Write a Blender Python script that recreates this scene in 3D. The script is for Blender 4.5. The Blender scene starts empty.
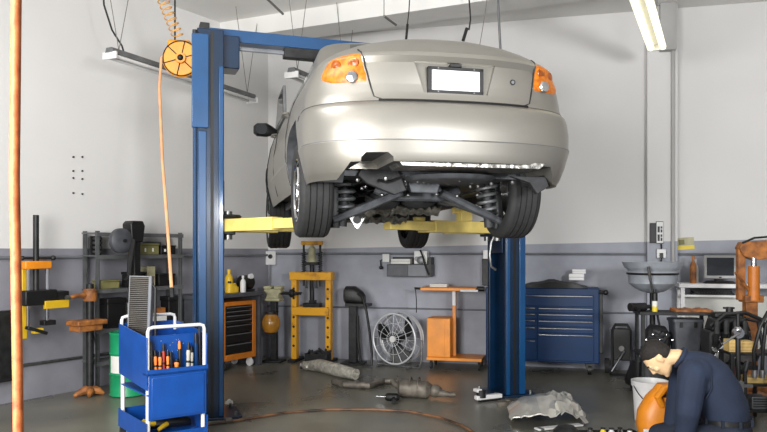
import bpy, bmesh, math, random
from mathutils import Vector, Matrix, Euler
random.seed(7)
C = bpy.context.scene.collection
PI = math.pi
F, CX, HY, CH = 730.0, 383.5, 249.0, 1.42      # lens in pixels, centre column, horizon row, eye height

def at(px, py, Y):
    return Vector(((px-CX)*Y/F, Y, CH-(py-HY)*Y/F))
def zz(py, Y): return CH-(py-HY)*Y/F
def fl(px, py):
    Y = F*CH/(py-HY)
    return Vector(((px-CX)*Y/F, Y, 0))
# plan of the two walls
CORN = Vector((-1.53, 9.69))
BD = Vector((1, -.2567)).normalized(); BN = Vector((BD.y, -BD.x))
LD = Vector((-.547, -.837)).normalized(); LN = Vector((-LD.y, LD.x))
BROT = math.atan2(BD.y, BD.x); LROT = math.atan2(-LD.y, -LD.x)
def wallpt(px, off, d, n):
    k = (px-CX)/F; o = CORN+n*off
    t = (k*o.y-o.x)/(d.x-k*d.y)
    p = o+d*t
    return p.x, p.y
def bp(px, off): return wallpt(px, off, BD, BN)
def lp(px, off): return wallpt(px, off, LD, LN)

# ---------------------------------------------------------------- materials
M = {}
def lin(c):
    def f(v):
        v /= 255.0
        return v/12.92 if v <= .04045 else ((v+.055)/1.055)**2.4
    return tuple(f(v) for v in c)+(1,)
def mat(name, rgb, rough=.5, metal=0, var=.12, scale=8, bump=0, coat=0, spec=.5, rgb2=None, thr=(.35, .7), trans=0, emit=0, rv=0):
    m = bpy.data.materials.new(name); m.use_nodes = True
    nt = m.node_tree; b = nt.nodes['Principled BSDF']
    b.inputs['Roughness'].default_value = rough; b.inputs['Metallic'].default_value = metal
    b.inputs['Coat Weight'].default_value = coat; b.inputs['Coat Roughness'].default_value = .08
    b.inputs['Specular IOR Level'].default_value = spec
    b.inputs['Transmission Weight'].default_value = trans
    tc = nt.nodes.new('ShaderNodeTexCoord'); nz = nt.nodes.new('ShaderNodeTexNoise')
    nz.inputs['Scale'].default_value = scale; nz.inputs['Detail'].default_value = 6
    nt.links.new(tc.outputs['Object'], nz.inputs['Vector'])
    rp = nt.nodes.new('ShaderNodeValToRGB')
    c = lin(rgb); c2 = lin(rgb2) if rgb2 else tuple(max(0, v*(1-2*var)) for v in c[:3])+(1,)
    rp.color_ramp.elements[0].position = thr[0]; rp.color_ramp.elements[1].position = thr[1]
    rp.color_ramp.elements[0].color = c2; rp.color_ramp.elements[1].color = c
    nt.links.new(nz.outputs['Fac'], rp.inputs['Fac']); nt.links.new(rp.outputs['Color'], b.inputs['Base Color'])
    if rv:
        mr = nt.nodes.new('ShaderNodeMapRange'); mr.inputs[3].default_value = rough-rv; mr.inputs[4].default_value = rough+rv
        nt.links.new(nz.outputs['Fac'], mr.inputs[0]); nt.links.new(mr.outputs[0], b.inputs['Roughness'])
    if bump:
        bn = nt.nodes.new('ShaderNodeBump'); bn.inputs['Strength'].default_value = bump; bn.inputs['Distance'].default_value = .01
        nt.links.new(nz.outputs['Fac'], bn.inputs['Height']); nt.links.new(bn.outputs['Normal'], b.inputs['Normal'])
    if emit:
        b.inputs['Emission Color'].default_value = c; b.inputs['Emission Strength'].default_value = emit
    M[name] = m; return m
def wallmat(name, zb, tilt, up=(212, 211, 210), lo=(140, 140, 149)):
    """white over grey, the paint line at world height zb + tilt*x"""
    m = mat(name, up, .6, var=.02, scale=1.3, bump=.04); nt = m.node_tree; b = nt.nodes['Principled BSDF']
    g = nt.nodes.new('ShaderNodeNewGeometry'); sp = nt.nodes.new('ShaderNodeSeparateXYZ'); nt.links.new(g.outputs['Position'], sp.inputs[0])
    ml = nt.nodes.new('ShaderNodeMath'); ml.operation = 'MULTIPLY_ADD'; ml.inputs[1].default_value = tilt; ml.inputs[2].default_value = zb
    nt.links.new(sp.outputs['X'], ml.inputs[0])
    lt = nt.nodes.new('ShaderNodeMath'); lt.operation = 'LESS_THAN'; nt.links.new(sp.outputs['Z'], lt.inputs[0]); nt.links.new(ml.outputs[0], lt.inputs[1])
    nz = nt.nodes.new('ShaderNodeTexNoise'); nz.inputs['Scale'].default_value = 2.2; nz.inputs['Detail'].default_value = 8
    nt.links.new(g.outputs['Position'], nz.inputs['Vector'])
    r2 = nt.nodes.new('ShaderNodeValToRGB'); r2.color_ramp.elements[0].position = .3; r2.color_ramp.elements[1].position = .62
    r2.color_ramp.elements[0].color = lin(tuple(v*.86 for v in lo)); r2.color_ramp.elements[1].color = lin(lo)
    nt.links.new(nz.outputs['Fac'], r2.inputs['Fac'])
    mx = nt.nodes.new('ShaderNodeMix'); mx.data_type = 'RGBA'
    old = b.inputs['Base Color'].links[0].from_socket
    nt.links.new(lt.outputs[0], mx.inputs['Factor']); nt.links.new(old, mx.inputs['A']); nt.links.new(r2.outputs['Color'], mx.inputs['B'])
    nt.links.new(mx.outputs['Result'], b.inputs['Base Color'])
    return m

mat('paint_silver', (150, 147, 140), .40, .75, var=.02, scale=3, coat=.15)
mat('underbody', (84, 87, 92), .55, .2, var=.25, scale=14, bump=.25)
mat('under_dark', (44, 45, 48), .6, .1, var=.3, scale=20, bump=.3)
mat('black', (16, 16, 17), .5, var=.2, scale=20)
mat('black_gloss', (14, 14, 15), .12, var=.1)
mat('rubber', (38, 38, 39), .75, var=.15, scale=30, bump=.1)
mat('amber', (198, 112, 8), .38, var=.2, scale=34, coat=.0, rgb2=(166, 84, 0), thr=(.36, .6))
mat('amber_dark', (150, 74, 0), .3, var=.2, scale=60)
mat('chrome', (205, 206, 208), .14, 1, var=.05)
mat('steel', (150, 150, 150), .38, .9, var=.2, scale=16, bump=.1)
mat('shield', (176, 174, 168), .3, .9, var=.35, scale=24, bump=.6)
mat('rust', (124, 117, 107), .6, .4, var=.3, scale=14, bump=.3)
mat('foil', (206, 202, 190), .4, .3, var=.25, scale=22, bump=.5)
mat('panel_silver', (206, 204, 197), .28, .55, var=.12, scale=9, bump=.1)
mat('cabinet_orange', (200, 116, 34), .45, 0, var=.12, scale=7)
mat('glass_dark', (28, 32, 34), .06, var=.05, spec=.8)
mat('white_plate', (232, 233, 238), .4, var=.01)
mat('white_paint', (226, 226, 226), .4, var=.04)
mat('lift_blue', (10, 66, 112), .32, .0, var=.1, scale=4, coat=.3)
mat('lift_navy', (8, 38, 66), .3, .1, var=.15, scale=5, coat=.3)
mat('chest_blue', (2, 44, 86), .42, 0, var=.08, scale=5, coat=.0, spec=.25)
mat('cart_blue', (12, 74, 156), .38, 0, var=.12, scale=7, coat=.2)
mat('lift_yellow', (232, 208, 118), .42, 0, var=.1, scale=9)
mat('reel_yellow', (232, 150, 22), .4, 0, var=.1, scale=9)
mat('press_yellow', (222, 160, 26), .45, 0, var=.2, scale=9, rgb2=(146, 96, 20), thr=(.25, .5))
mat('orange_paint', (232, 142, 30), .42, 0, var=.12, scale=6)
mat('orange_dirty', (184, 116, 54), .6, 0, var=.3, scale=13, rgb2=(108, 66, 36))
mat('orange_hose', (176, 98, 50), .6, 0, var=.14, scale=30, bump=.3, rgb2=(140, 66, 26), thr=(.3, .6))
mat('tan_hose', (214, 160, 116), .5, 0, var=.1, scale=10)
mat('cord_yellow', (214, 160, 84), .5, 0, var=.1, scale=10)
mat('floor_hose', (120, 84, 56), .55, 0, var=.3, scale=5, rgb2=(44, 36, 32), thr=(.35, .6))
mat('drum_green', (22, 150, 98), .4, 0, var=.1, scale=5)
mat('paper', (222, 222, 216), .7, var=.04)
mat('grey_metal', (120, 122, 124), .45, .5, var=.15, scale=9)
mat('grey_paint', (112, 116, 122), .5, 0, var=.12, scale=7)
mat('dark_metal', (46, 47, 48), .5, .4, var=.3, scale=14, bump=.1)
mat('bench_grey', (78, 80, 86), .5, .1, var=.2, scale=8)
mat('olive', (128, 124, 78), .6, 0, var=.2, scale=8)
mat('beige', (190, 186, 150), .55, 0, var=.2, scale=10)
mat('louver', (98, 93, 87), .45, .6, var=.15, scale=10)
mat('amber_glass', (176, 122, 40), .12, 0, var=.2, scale=8, coat=.5)
mat('yellow_plastic', (216, 176, 34), .4, 0, var=.08)
mat('white_plastic', (214, 214, 214), .4, 0, var=.04)
mat('basin_grey', (160, 166, 174), .36, .1, var=.14, scale=6)
mat('screen', (38, 42, 48), .15, 0, var=.1)
mat('monitor_silver', (168, 168, 168), .4, .3, var=.05)
mat('wood', (214, 182, 112), .6, 0, var=.15, scale=10)
mat('navy_shirt', (33, 45, 68), .85, 0, var=.15, scale=6, bump=.25)
mat('navy_trousers', (30, 39, 56), .85, 0, var=.15, scale=8, bump=.2)
mat('leather', (26, 26, 28), .45, 0, var=.1)
mat('skin', (228, 190, 146), .5, 0, var=.06, scale=10)
mat('hair', (34, 28, 24), .8, 0, var=.3, scale=60, bump=.5)
mat('tool_orange', (240, 140, 60), .4, 0, var=.1)
mat('tool_red', (176, 60, 44), .4, 0, var=.1)
mat('cage_grey', (206, 208, 210), .4, .2, var=.04)
mat('tool_clear', (190, 186, 176), .3, 0, var=.1)
mat('cable_grey', (112, 110, 106), .6, 0, var=.1)
mat('tube_cream', (250, 244, 214), .4, 0, var=.01, emit=1.0)
mat('dark_liquid', (40, 42, 46), .4, 0, var=.1)
mat('ceiling_white', (222, 221, 218), .7, var=.03, scale=1.2)
mat('trim_grey', (170, 170, 168), .6, var=.06, scale=3)
mat('floor_concrete', (118, 116, 105), .30, 0, var=.2, scale=1.1, bump=.03, rgb2=(86, 84, 77), thr=(.32, .66), rv=.14)
mat('sign_yellow', (226, 200, 60), .5, var=.04)
wallmat('wall_paint_left', 1.425, 0.0)
wallmat('wall_paint_back', 1.442, .020, lo=(156, 159, 170))

# ---------------------------------------------------------------- mesh helper
def basis(d):
    d = d.normalized(); u = Vector((0, 0, 1)) if abs(d.z) < .9 else Vector((1, 0, 0))
    a = d.cross(u).normalized(); return a, d.cross(a).normalized()
class MB:
    def __init__(s): s.bm = bmesh.new()
    def box(s, c, d, rot=None, taper=1):
        m = Euler(rot).to_matrix() if rot else Matrix.Identity(3)
        vs = []
        for k in (-.5, .5):
            t = taper if k > 0 else 1
            for x, y in ((-.5, -.5), (.5, -.5), (.5, .5), (-.5, .5)):
                vs.append(s.bm.verts.new(Vector(c)+m@Vector((x*d[0]*t, y*d[1]*t, k*d[2]))))
        for f in ((3, 2, 1, 0), (4, 5, 6, 7), (0, 1, 5, 4), (1, 2, 6, 5), (2, 3, 7, 6), (3, 0, 4, 7)):
            s.bm.faces.new([vs[i] for i in f])
        return s
    def ext(s, x0, x1, y0, y1, z0, z1):
        return s.box(((x0+x1)/2, (y0+y1)/2, (z0+z1)/2), (abs(x1-x0), abs(y1-y0), abs(z1-z0)))
    def rings(s, rings, caps=True, closed=False):
        R = [[s.bm.verts.new(p) for p in r] for r in rings]; n = len(R[0])
        L = list(zip(R, R[1:]))
        if closed: L.append((R[-1], R[0]))
        for a, b in L:
            for i in range(n):
                j = (i+1) % n
                s.bm.faces.new((a[i], a[j], b[j], b[i]))
        if caps and not closed:
            s.bm.faces.new(R[0][::-1]); s.bm.faces.new(R[-1])
        return s
    def cyl(s, p0, p1, r0, r1=None, seg=14):
        p0, p1 = Vector(p0), Vector(p1); r1 = r0 if r1 is None else r1
        a, b = basis(p1-p0)
        def ring(p, r): return [p+(a*math.cos(2*PI*i/seg)+b*math.sin(2*PI*i/seg))*r for i in range(seg)]
        return s.rings([ring(p0, r0), ring(p1, r1)])
    def tube(s, pts, r, seg=8, closed=False, flat=1):
        pts = [Vector(p) for p in pts]; n = len(pts); rs = r if isinstance(r, (list, tuple)) else [r]*n
        out = []; a = None
        for i, p in enumerate(pts):
            if closed: d = pts[(i+1) % n]-pts[i-1]
            else: d = pts[min(i+1, n-1)]-pts[max(i-1, 0)]
            d.normalize()
            if a is None: a, b = basis(d)
            else:
                a = (a-d*a.dot(d))
                if a.length < 1e-6: a, b = basis(d)
                a.normalize()
            b = d.cross(a)
            out.append([p+(a*math.cos(2*PI*k/seg)+b*math.sin(2*PI*k/seg)*flat)*rs[i] for k in range(seg)])
        return s.rings(out, True, closed)
    def lathe(s, prof, c=(0, 0, 0), ax=(0, 0, 1), seg=24, caps=True):
        c = Vector(c); ax = Vector(ax).normalized(); a, b = basis(ax)
        return s.rings([[c+ax*z+(a*math.cos(2*PI*i/seg)+b*math.sin(2*PI*i/seg))*max(r, .0005) for i in range(seg)] for r, z in prof], caps)
    def torus(s, c, ax, R, r, seg=32, ts=6):
        c = Vector(c); a, b = basis(Vector(ax))
        return s.tube([c+(a*math.cos(2*PI*i/seg)+b*math.sin(2*PI*i/seg))*R for i in range(seg)], r, ts, True)
    def prism(s, pts, ax, d0, d1):
        def P(u, v, w): return {'x': (w, u, v), 'y': (u, w, v), 'z': (u, v, w)}[ax]
        return s.rings([[Vector(P(u, v, d0)) for u, v in pts], [Vector(P(u, v, d1)) for u, v in pts]])
    def ball(s, c, r, sc=(1, 1, 1), seg=16, rot=None):
        m = Matrix.Translation(Vector(c))
        if rot: m = m@Euler(rot).to_matrix().to_4x4()
        m = m@Matrix.Diagonal((r*sc[0], r*sc[1], r*sc[2], 1))
        bmesh.ops.create_uvsphere(s.bm, u_segments=seg, v_segments=max(8, seg*2//3), radius=1, matrix=m); return s
    def loft(s, secs, seg=20, pw=2.0):
        """secs: (centre, lateral vector, depth vector) closed tube of super-ellipses"""
        out = []
        for c, u, v in secs:
            c, u, v = Vector(c), Vector(u), Vector(v); r = []
            for i in range(seg):
                t = 2*PI*i/seg; ct, st = math.cos(t), math.sin(t)
                r.append(c+u*math.copysign(abs(ct)**(2/pw), ct)+v*math.copysign(abs(st)**(2/pw), st))
            out.append(r)
        return s.rings(out)
    def helix(s, p0, p1, R, turns, r, seg=6, n=14):
        p0, p1 = Vector(p0), Vector(p1); a, b = basis(p1-p0); N = int(turns*n); pts = []
        for i in range(N+1):
            t = i/N; w = 2*PI*turns*t
            pts.append(p0.lerp(p1, t)+(a*math.cos(w)+b*math.sin(w))*R)
        return s.tube(pts, r, seg)
    def build(s, name, m, parent=None, bevel=0, angle=35, loc=None, rot=None):
        bmesh.ops.recalc_face_normals(s.bm, faces=s.bm.faces[:])
        me = bpy.data.meshes.new(name); s.bm.to_mesh(me); s.bm.free()
        me.materials.append(M[m] if isinstance(m, str) else m)
        for p in me.polygons: p.use_smooth = True
        me.set_sharp_from_angle(angle=math.radians(angle))
        o = bpy.data.objects.new(name, me); C.objects.link(o)
        if parent: o.parent = parent
        if loc is not None: o.location = loc
        if rot is not None: o.rotation_euler = rot
        if bevel:
            b = o.modifiers.new('bevel', 'BEVEL'); b.width = bevel; b.segments = 2; b.limit_method = 'ANGLE'; b.angle_limit = math.radians(40)
        return o
def _islands(s, name, m, parent=None, bevel=0, angle=35, data=None):
    """one part per separate piece of the mesh"""
    left = set(s.bm.verts); out = []; s.bm.verts.index_update()
    while left:
        st = [left.pop()]; grp = set(st)
        while st:
            for e in st.pop().link_edges:
                for v in e.verts:
                    if v in left: left.discard(v); grp.add(v); st.append(v)
        out.append({v.index for v in grp})
    res = []
    for g in out:
        q = MB(); q.bm.free(); q.bm = s.bm.copy()
        bmesh.ops.delete(q.bm, geom=[v for v in q.bm.verts if v.index not in g], context='VERTS')
        res.append(q.build(name, m, parent, bevel, angle))
    s.bm.free(); return res
MB.pieces = _islands
def tag(o, label=None, cat=None, group=None, kind=None):
    if label: o['label'] = label
    if cat: o['category'] = cat
    if group: o['group'] = group
    if kind: o['kind'] = kind
    return o
def T(name, label, cat, loc, rz=0, group=None):
    o = bpy.data.objects.new(name, None); C.objects.link(o); o.empty_display_size = .1
    o.location = Vector(loc); o.rotation_euler = (0, 0, rz)
    return tag(o, label, cat, group)
def S(mb, name, m, bevel=0):
    return tag(mb.build(name, m, None, bevel), kind='structure')
def copy_tree(o, parent=None):
    c = o.copy(); C.objects.link(c)
    if parent: c.parent = parent
    for ch in [x for x in C.objects if x.parent == o]: copy_tree(ch, c)
    return c
def realize(o):
    """bake an object's modifiers into a plain mesh"""
    bpy.context.view_layer.update()
    dg = bpy.context.evaluated_depsgraph_get()
    me = bpy.data.meshes.new_from_object(o.evaluated_get(dg))
    o.modifiers.clear(); o.data = me; return o
# ---------------------------------------------------------------- the room
CEIL = 4.2
LE = CORN+LD*5.6; BE = CORN+BD*7.0
S(MB().prism([(CORN.x-.3, CORN.y+.6), (LE.x-.6, LE.y), (LE.x-.6, -1.5), (BE.x+.8, -1.5), (BE.x+.8, BE.y+.6)], 'z', -.1, 0), 'floor', 'floor_concrete')
S(MB().prism([(CORN.x-.3, CORN.y+.6), (LE.x-.6, LE.y), (LE.x-.6, 1.2), (BE.x+.8, 1.2), (BE.x+.8, BE.y+.5)], 'z', CEIL, CEIL+.1), 'ceiling', 'ceiling_white')
def wall(a, b, n, name, m):
    return S(MB().prism([(a.x, a.y), (b.x, b.y), (b.x-n.x*.15, b.y-n.y*.15), (a.x-n.x*.15, a.y-n.y*.15)], 'z', 0, CEIL), name, m)
wall(CORN-BD*.2, BE, BN, 'wall_back', 'wall_paint_back')
wall(CORN-LD*.2, LE, LN, 'wall_left', 'wall_paint_left')
RD = Vector((.22, 1)).normalized(); RN = Vector((-RD.y, RD.x))
wall(BE+RD*.2, BE-RD*6.6, RN, 'wall_right', 'wall_paint_back')
# ceiling girder
gd = Vector((1, -.461)).normalized(); gn = Vector((-gd.y, gd.x)); g0 = Vector((-2.35, 9.12)); g1 = g0+gd*7.2
S(MB().prism([(g0.x, g0.y), (g1.x, g1.y), (g1.x+gn.x*.42, g1.y+gn.y*.42), (g0.x+gn.x*.42+gd.x*.3, g0.y+gn.y*.42+gd.y*.3)], 'z', 3.99, CEIL), 'trim_1', 'ceiling_white')
# pilaster on the right, its upper column casing
x0, y0 = bp(646, .0); x1, y1 = bp(676, .0)
w = math.hypot(x1-x0, y1-y0)
pil = MB().ext(0, w, -.14, .05, 0, CEIL).build('trim_2', 'wall_paint_back', None, .004); tag(pil, kind='structure')
pil.location = (x0, y0, 0); pil.rotation_euler = (0, 0, BROT)
pil2 = MB().ext(.13, w*.92, -.24, -.14, zz(36, 7.7), CEIL).build('trim_3', 'trim_grey', None, .004); tag(pil2, kind='structure')
pil2.location = (x0, y0, 0); pil2.rotation_euler = (0, 0, BROT)
# conduits along the walls
def conduit(name, a, b, z0, z1, off, r, d, n, m='grey_paint'):
    p, q = CORN+d*a+n*off, CORN+d*b+n*off
    S(MB().cyl((p.x, p.y, z0), (q.x, q.y, z1), r, seg=8), name, m)
conduit('trim_4', .0, 6.9, 1.36, 1.36, .016, .015, BD, BN)
conduit('trim_5', .0, 6.9, .67, .67, .012, .011, BD, BN)
conduit('trim_6', .0, 5.4, 1.34, 1.34, .022, .015, LD, LN)
conduit('trim_7', .0, 5.4, .33, .33, .018, .016, LD, LN, 'steel')
x, y = bp(673, .17)
S(MB().cyl((x, y, 1.2), (x, y, CEIL), .02, seg=8), 'trim_8', 'trim_grey')
# anchor holes left in the white paint of the left wall
for k, (px, py) in enumerate(((73, 157), (82, 157), (73, 171), (82, 171), (73, 178), (82, 179), (73, 193), (82, 194))):
    x, y = lp(px, .0)
    h = MB().cyl((x, y, zz(py, y)), (x+LN.x*.012, y+LN.y*.012, zz(py, y)), .009, seg=8).build('wall_bolt', 'dark_metal')
    tag(h, 'small dark anchor bolt left in the white left wall above the shelving', 'bolt', 'anchor bolts in the left wall')
# camera
cam = bpy.data.cameras.new('camera'); co = bpy.data.objects.new('camera', cam); C.objects.link(co)
co.location = (0, 0, CH); co.rotation_euler = (PI/2, 0, 0)
cam.sensor_width = 36; cam.lens = 36*F/767; cam.shift_y = (HY-216)/767; cam.clip_start = .05
bpy.context.scene.camera = co
# light
wd = bpy.data.worlds.new('world'); bpy.context.scene.world = wd; wd.use_nodes = True
bgn = wd.node_tree.nodes['Background']; bgn.inputs[0].default_value = (.95, .97, 1, 1); bgn.inputs[1].default_value = .60
def area(name, loc, target, size, power, col=(1, 1, 1)):
    l = bpy.data.lights.new(name, 'AREA'); l.energy = power; l.size = size; l.color = col; l.shape = 'DISK'
    o = bpy.data.objects.new(name, l); C.objects.link(o); o.location = loc
    o.rotation_euler = (Vector(target)-Vector(loc)).to_track_quat('-Z', 'Y').to_euler(); return o
area('key_lamp', (-2.3, .3, 1.9), (-.3, 7, 2.2), 2.6, 430, (1, .98, .95))
sl = bpy.data.lights.new('second_lamp', 'SPOT'); sl.energy = 900; sl.spot_size = math.radians(66); sl.spot_blend = .7; sl.shadow_soft_size = .35
so = bpy.data.objects.new('second_lamp', sl); C.objects.link(so); so.location = (2.2, -.4, 2.1)
so.rotation_euler = (Vector((1.2, 8.5, 3.4))-Vector((2.2, -.4, 2.1))).to_track_quat('-Z', 'Y').to_euler()
area('left_floor_fill', (-1.9, 3.9, 4.1), (-1.7, 5.0, 0), 1.6, 55)  # added fill that brightens the left floor, no fixture of the room
sc = bpy.context.scene
sc.view_settings.view_transform = 'Standard'; sc.view_settings.look = 'None'; sc.view_settings.exposure = .16; sc.view_settings.gamma = 1
# ---------------------------------------------------------------- the car on the lift
TH = math.radians(13.0)
car = T('car', 'silver beige four-door sedan raised on the blue lift, seen from behind', 'car', (.235, 5.1, 1.635), TH)
DROOP = .12
def lerp_tab(t, x):
    for (a, b) in zip(t, t[1:]):
        if x <= b[0]:
            u = (x-a[0])/(b[0]-a[0]); return [p+(q-p)*max(0, u) for p, q in zip(a[1:], b[1:])]
    return list(t[-1][1:])
#       z    half-width  rear y  front y
TAB = [(.19, .815, -.865, 3.38), (.23, .828, -.895, 3.41), (.30, .845, -.925, 3.45), (.40, .868, -.945, 3.47), (.41, .865, -.938, 3.47), (.50, .869, -.935, 3.46), (.57, .866, -.92, 3.44), (.61, .860, -.905, 3.42),
       (.638, .848, -.872, 3.40), (.67, .845, -.855, 3.38), (.75, .836, -.845, 3.34), (.80, .822, -.845, 3.32), (.87, .792, -.838, 3.22), (.905, .772, -.860, 3.1), (.93, .75, -.850, 3.0), (.97, .705, -.80, 2.9), (1.0, .66, -.76, 2.8), (1.035, .59, -.705, 2.7), (1.068, .49, -.63, 2.6), (1.09, .38, -.52, 2.4)]
def contour(W, R, Fy, n1=34, n2=30, n3=16):
    A, n = .52, 2.5
    right = []
    for i in range(n1+1):                       # rear, centre to flank
        t = i/n1*PI/2
        x = math.sin(t)**(2/n); y = 1-math.cos(t)**(2/n)
        right.append((W*x, R+A*y))
    y0 = R+A; B = .75; y1 = Fy-B
    for i in range(1, n2+1):
        y = y0+(y1-y0)*i/n2; right.append((W*(1+.018*math.sin(PI*i/n2)), y))
    for i in range(1, n3+1):
        t = i/n3*PI/2
        right.append((W*math.cos(t)**(2/2.4), y1+B*math.sin(t)**(2/2.4)))
    return right+[(-x, y) for x, y in right[-2:0:-1]]
body = MB()
zs = [.19, .205, .23, .26, .30, .34, .37, .39, .40, .41, .43, .46, .50, .54, .57, .60, .615, .628, .638, .65, .67, .70, .74, .78, .82, .85, .87, .888, .905, .918, .93, .95, .97, .985, 1.0, 1.018, 1.035, 1.052, 1.068, 1.08, 1.09]
RG = [[Vector((x, y, z)) for x, y in contour(*lerp_tab(TAB, z))] for z in zs]
RG = [[Vector((p.x*.965, (p.y-1.2)*.975+1.2, .25)) for p in RG[0]]]+RG
body.rings(RG)
shell = body.build('body', 'paint_silver', car)
def cutter(mb):
    o = mb.build('cut', 'underbody', car); return o
cuts = []
for y in (0, 2.62):
    for s in (-1, 1):
        cuts.append(cutter(MB().cyl((s*.56, y, .30), (s*1.1, y, .30), .345, seg=48)))
        cuts.append(cutter(MB().ext(s*.56, s*1.1, y-.33, y+.33, 0, .30)))
cuts.append(cutter(MB().prism([(-.74, .1), (-.62, .285), (.62, .285), (.76, .1)], 'y', -1.3, -.36)))
cuts.append(cutter(MB().prism([(-.57, .1), (-.565, .31), (-.54, .335), (-.42, .335), (-.39, .31), (-.36, .1)], 'y', -1.3, -.45)))
cuts.append(cutter(MB().rings([[Vector((-.20, -1.3, .688)), Vector((-.262, -1.3, .885)), Vector((.262, -1.3, .885)), Vector((.20, -1.3, .688))], [Vector((-.195, -.828, .693)), Vector((-.25, -.802, .875)), Vector((.25, -.802, .875)), Vector((.195, -.828, .693))]])))
for c in cuts:
    md = shell.modifiers.new('cut', 'BOOLEAN'); md.operation = 'DIFFERENCE'; md.solver = 'EXACT'; md.object = c
realize(shell)
for c in cuts: bpy.data.objects.remove(c)
full = bmesh.new(); full.from_mesh(shell.data)
LID_IN, LID_OUT = .565, .655
def plane(co, no):
    bmesh.ops.bisect_plane(full, geom=full.verts[:]+full.edges[:]+full.faces[:], plane_co=co, plane_no=no, dist=1e-5)
plane((0, 0, .638), (0, 0, 1)); plane((0, 0, .745), (0, 0, 1)); plane((0, 0, .935), (0, 0, 1)); plane((0, 0, .26), (0, 0, 1))
plane((0, -.30, 0), (0, 1, 0)); plane((0, -.47, 0), (0, 1, 0)); plane((0, -.56, .7), (0, 1, .35)); plane((0, -.05, 0), (0, 1, 0))
SL = -.22                                         # slope of the lid's edge: |x| = .56 + SL*(.945-z)
for s in (-1, 1):
    plane((s*.545, 0, .935), (s*1, 0, SL))
plane((0, 0, .225), (0, 0, 1))
for xx in (-.245, .245): plane((xx, 0, 0), (1, 0, 0))
def cls(f):
    c = f.calc_center_median(); n = f.normal; ax = abs(c.x)
    edge = .545+SL*(.935-c.z)
    if n.z < -.8 and c.z < .60: return 'under'
    if n.y > .3 and c.y < -.3 and c.z < .5: return 'under'
    if abs(c.x) < .58 and c.z < .64 and c.y > -.44: return 'under'
    if c.z < .638 and c.y < -.30: return 'bumper'
    if .745 < c.z < .935 and ax > edge and c.y < -.56-.35*(c.z-.7): return 'body'
    if ax < edge and c.y < -.05 and c.z > .638: return 'lid'
    for yy in (0, 2.62):
        r = math.hypot(c.y-yy, c.z-.30)
        if r < .352 and ax < .80 and abs(n.x) < .5: return 'under'
    return 'body'
kinds = {}
full.normal_update(); full.faces.ensure_lookup_table()
for f in full.faces: kinds[f.index] = cls(f)
def piece(k):
    b = full.copy(); b.faces.ensure_lookup_table()
    bmesh.ops.delete(b, geom=[f for f in b.faces if kinds[f.index] != k], context='FACES')
    m = MB(); m.bm.free(); m.bm = b; return m
def finish(mb, name, m, parent, thick=0):
    me = bpy.data.meshes.new(name); mb.bm.to_mesh(me); mb.bm.free(); me.materials.append(M[m])
    for p in me.polygons: p.use_smooth = True
    me.set_sharp_from_angle(angle=math.radians(28))
    o = bpy.data.objects.new(name, me); C.objects.link(o); o.parent = parent
    return o
bpy.data.objects.remove(shell)
finish(piece('body'), 'body', 'paint_silver', car)
bump = finish(piece('bumper'), 'rear_bumper', 'paint_silver', car)
lid = finish(piece('lid'), 'trunk_lid', 'paint_silver', car)
finish(piece('under'), 'underbody_panel', 'underbody', car)
def surf(x, z):
    W, R, Fy = lerp_tab(TAB, z); u = min(abs(x)/W, 1)
    return R+.52*(1-max(0, 1-u**2.5)**(1/2.5))
def line_on(pts, r, name, parent, m='black', off=.0):
    return MB().tube([(x, surf(x, z)-off, z) for x, z in pts], r, 6).build(name, m, parent)
ed = lambda z: .545+SL*(.935-z)
for k, s in (('lampL', -1), ('lampR', 1)):
    q = MB(); NU, NV = 26, 14; G = []
    for j in range(NV+1):
        v = j/NV; z = .748+.185*v; W, R, Fy = lerp_tab(TAB, z); vv = abs(2*v-1)
        t0 = math.asin(min(1, ((ed(z)+.006)/W)**1.25)); t1 = math.acos(max(0, 1-(-.575-.13*vv**3.2-R)/.52)**1.25)
        row = []
        for i in range(NU+1):
            w_ = i/NU; t = t0+(t1-t0)*w_
            x = W*math.sin(t)**.8; y = R+.52*(1-max(0, math.cos(t))**.8)
            n = Vector((math.sin(t), -math.cos(t), .1)).normalized()
            h = .014*(1-abs(2*v-1)**4)*(1-abs(2*w_-1)**6)-.002
            row.append(q.bm.verts.new(Vector((s*(x+n.x*h), y+n.y*h, z))))
        G.append(row)
    for j in range(NV):
        for i in range(NU): q.bm.faces.new((G[j][i], G[j][i+1], G[j+1][i+1], G[j+1][i]))
    lamp = q.build('tail_lamp', 'amber', car, angle=60)
    for x_, z_ in ((.585, .872), (.675, .862)):
        W, R, Fy = lerp_tab(TAB, z_); t_ = math.asin(min(1, (x_/W)**1.25))
        nn = Vector((s*math.sin(t_)**1.5, -math.cos(t_)**.5, 0)).normalized()
        MB().lathe([(.036, 0), (.034, .006), (.024, .004), (.012, .009), (0, .011)], Vector((s*x_, surf(x_, z_), z_))+nn*.009, nn, 20).build('lamp_lens', 'amber_dark', lamp)
    x = s*.60; z = .785
    MB().lathe([(.034, 0), (.036, .008), (.03, .018), (.0, .022)], (x, surf(abs(x), z)-.012, z), (s*.35, -1, .0), 20).build('reversing_lamp', 'chrome', lamp)
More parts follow.
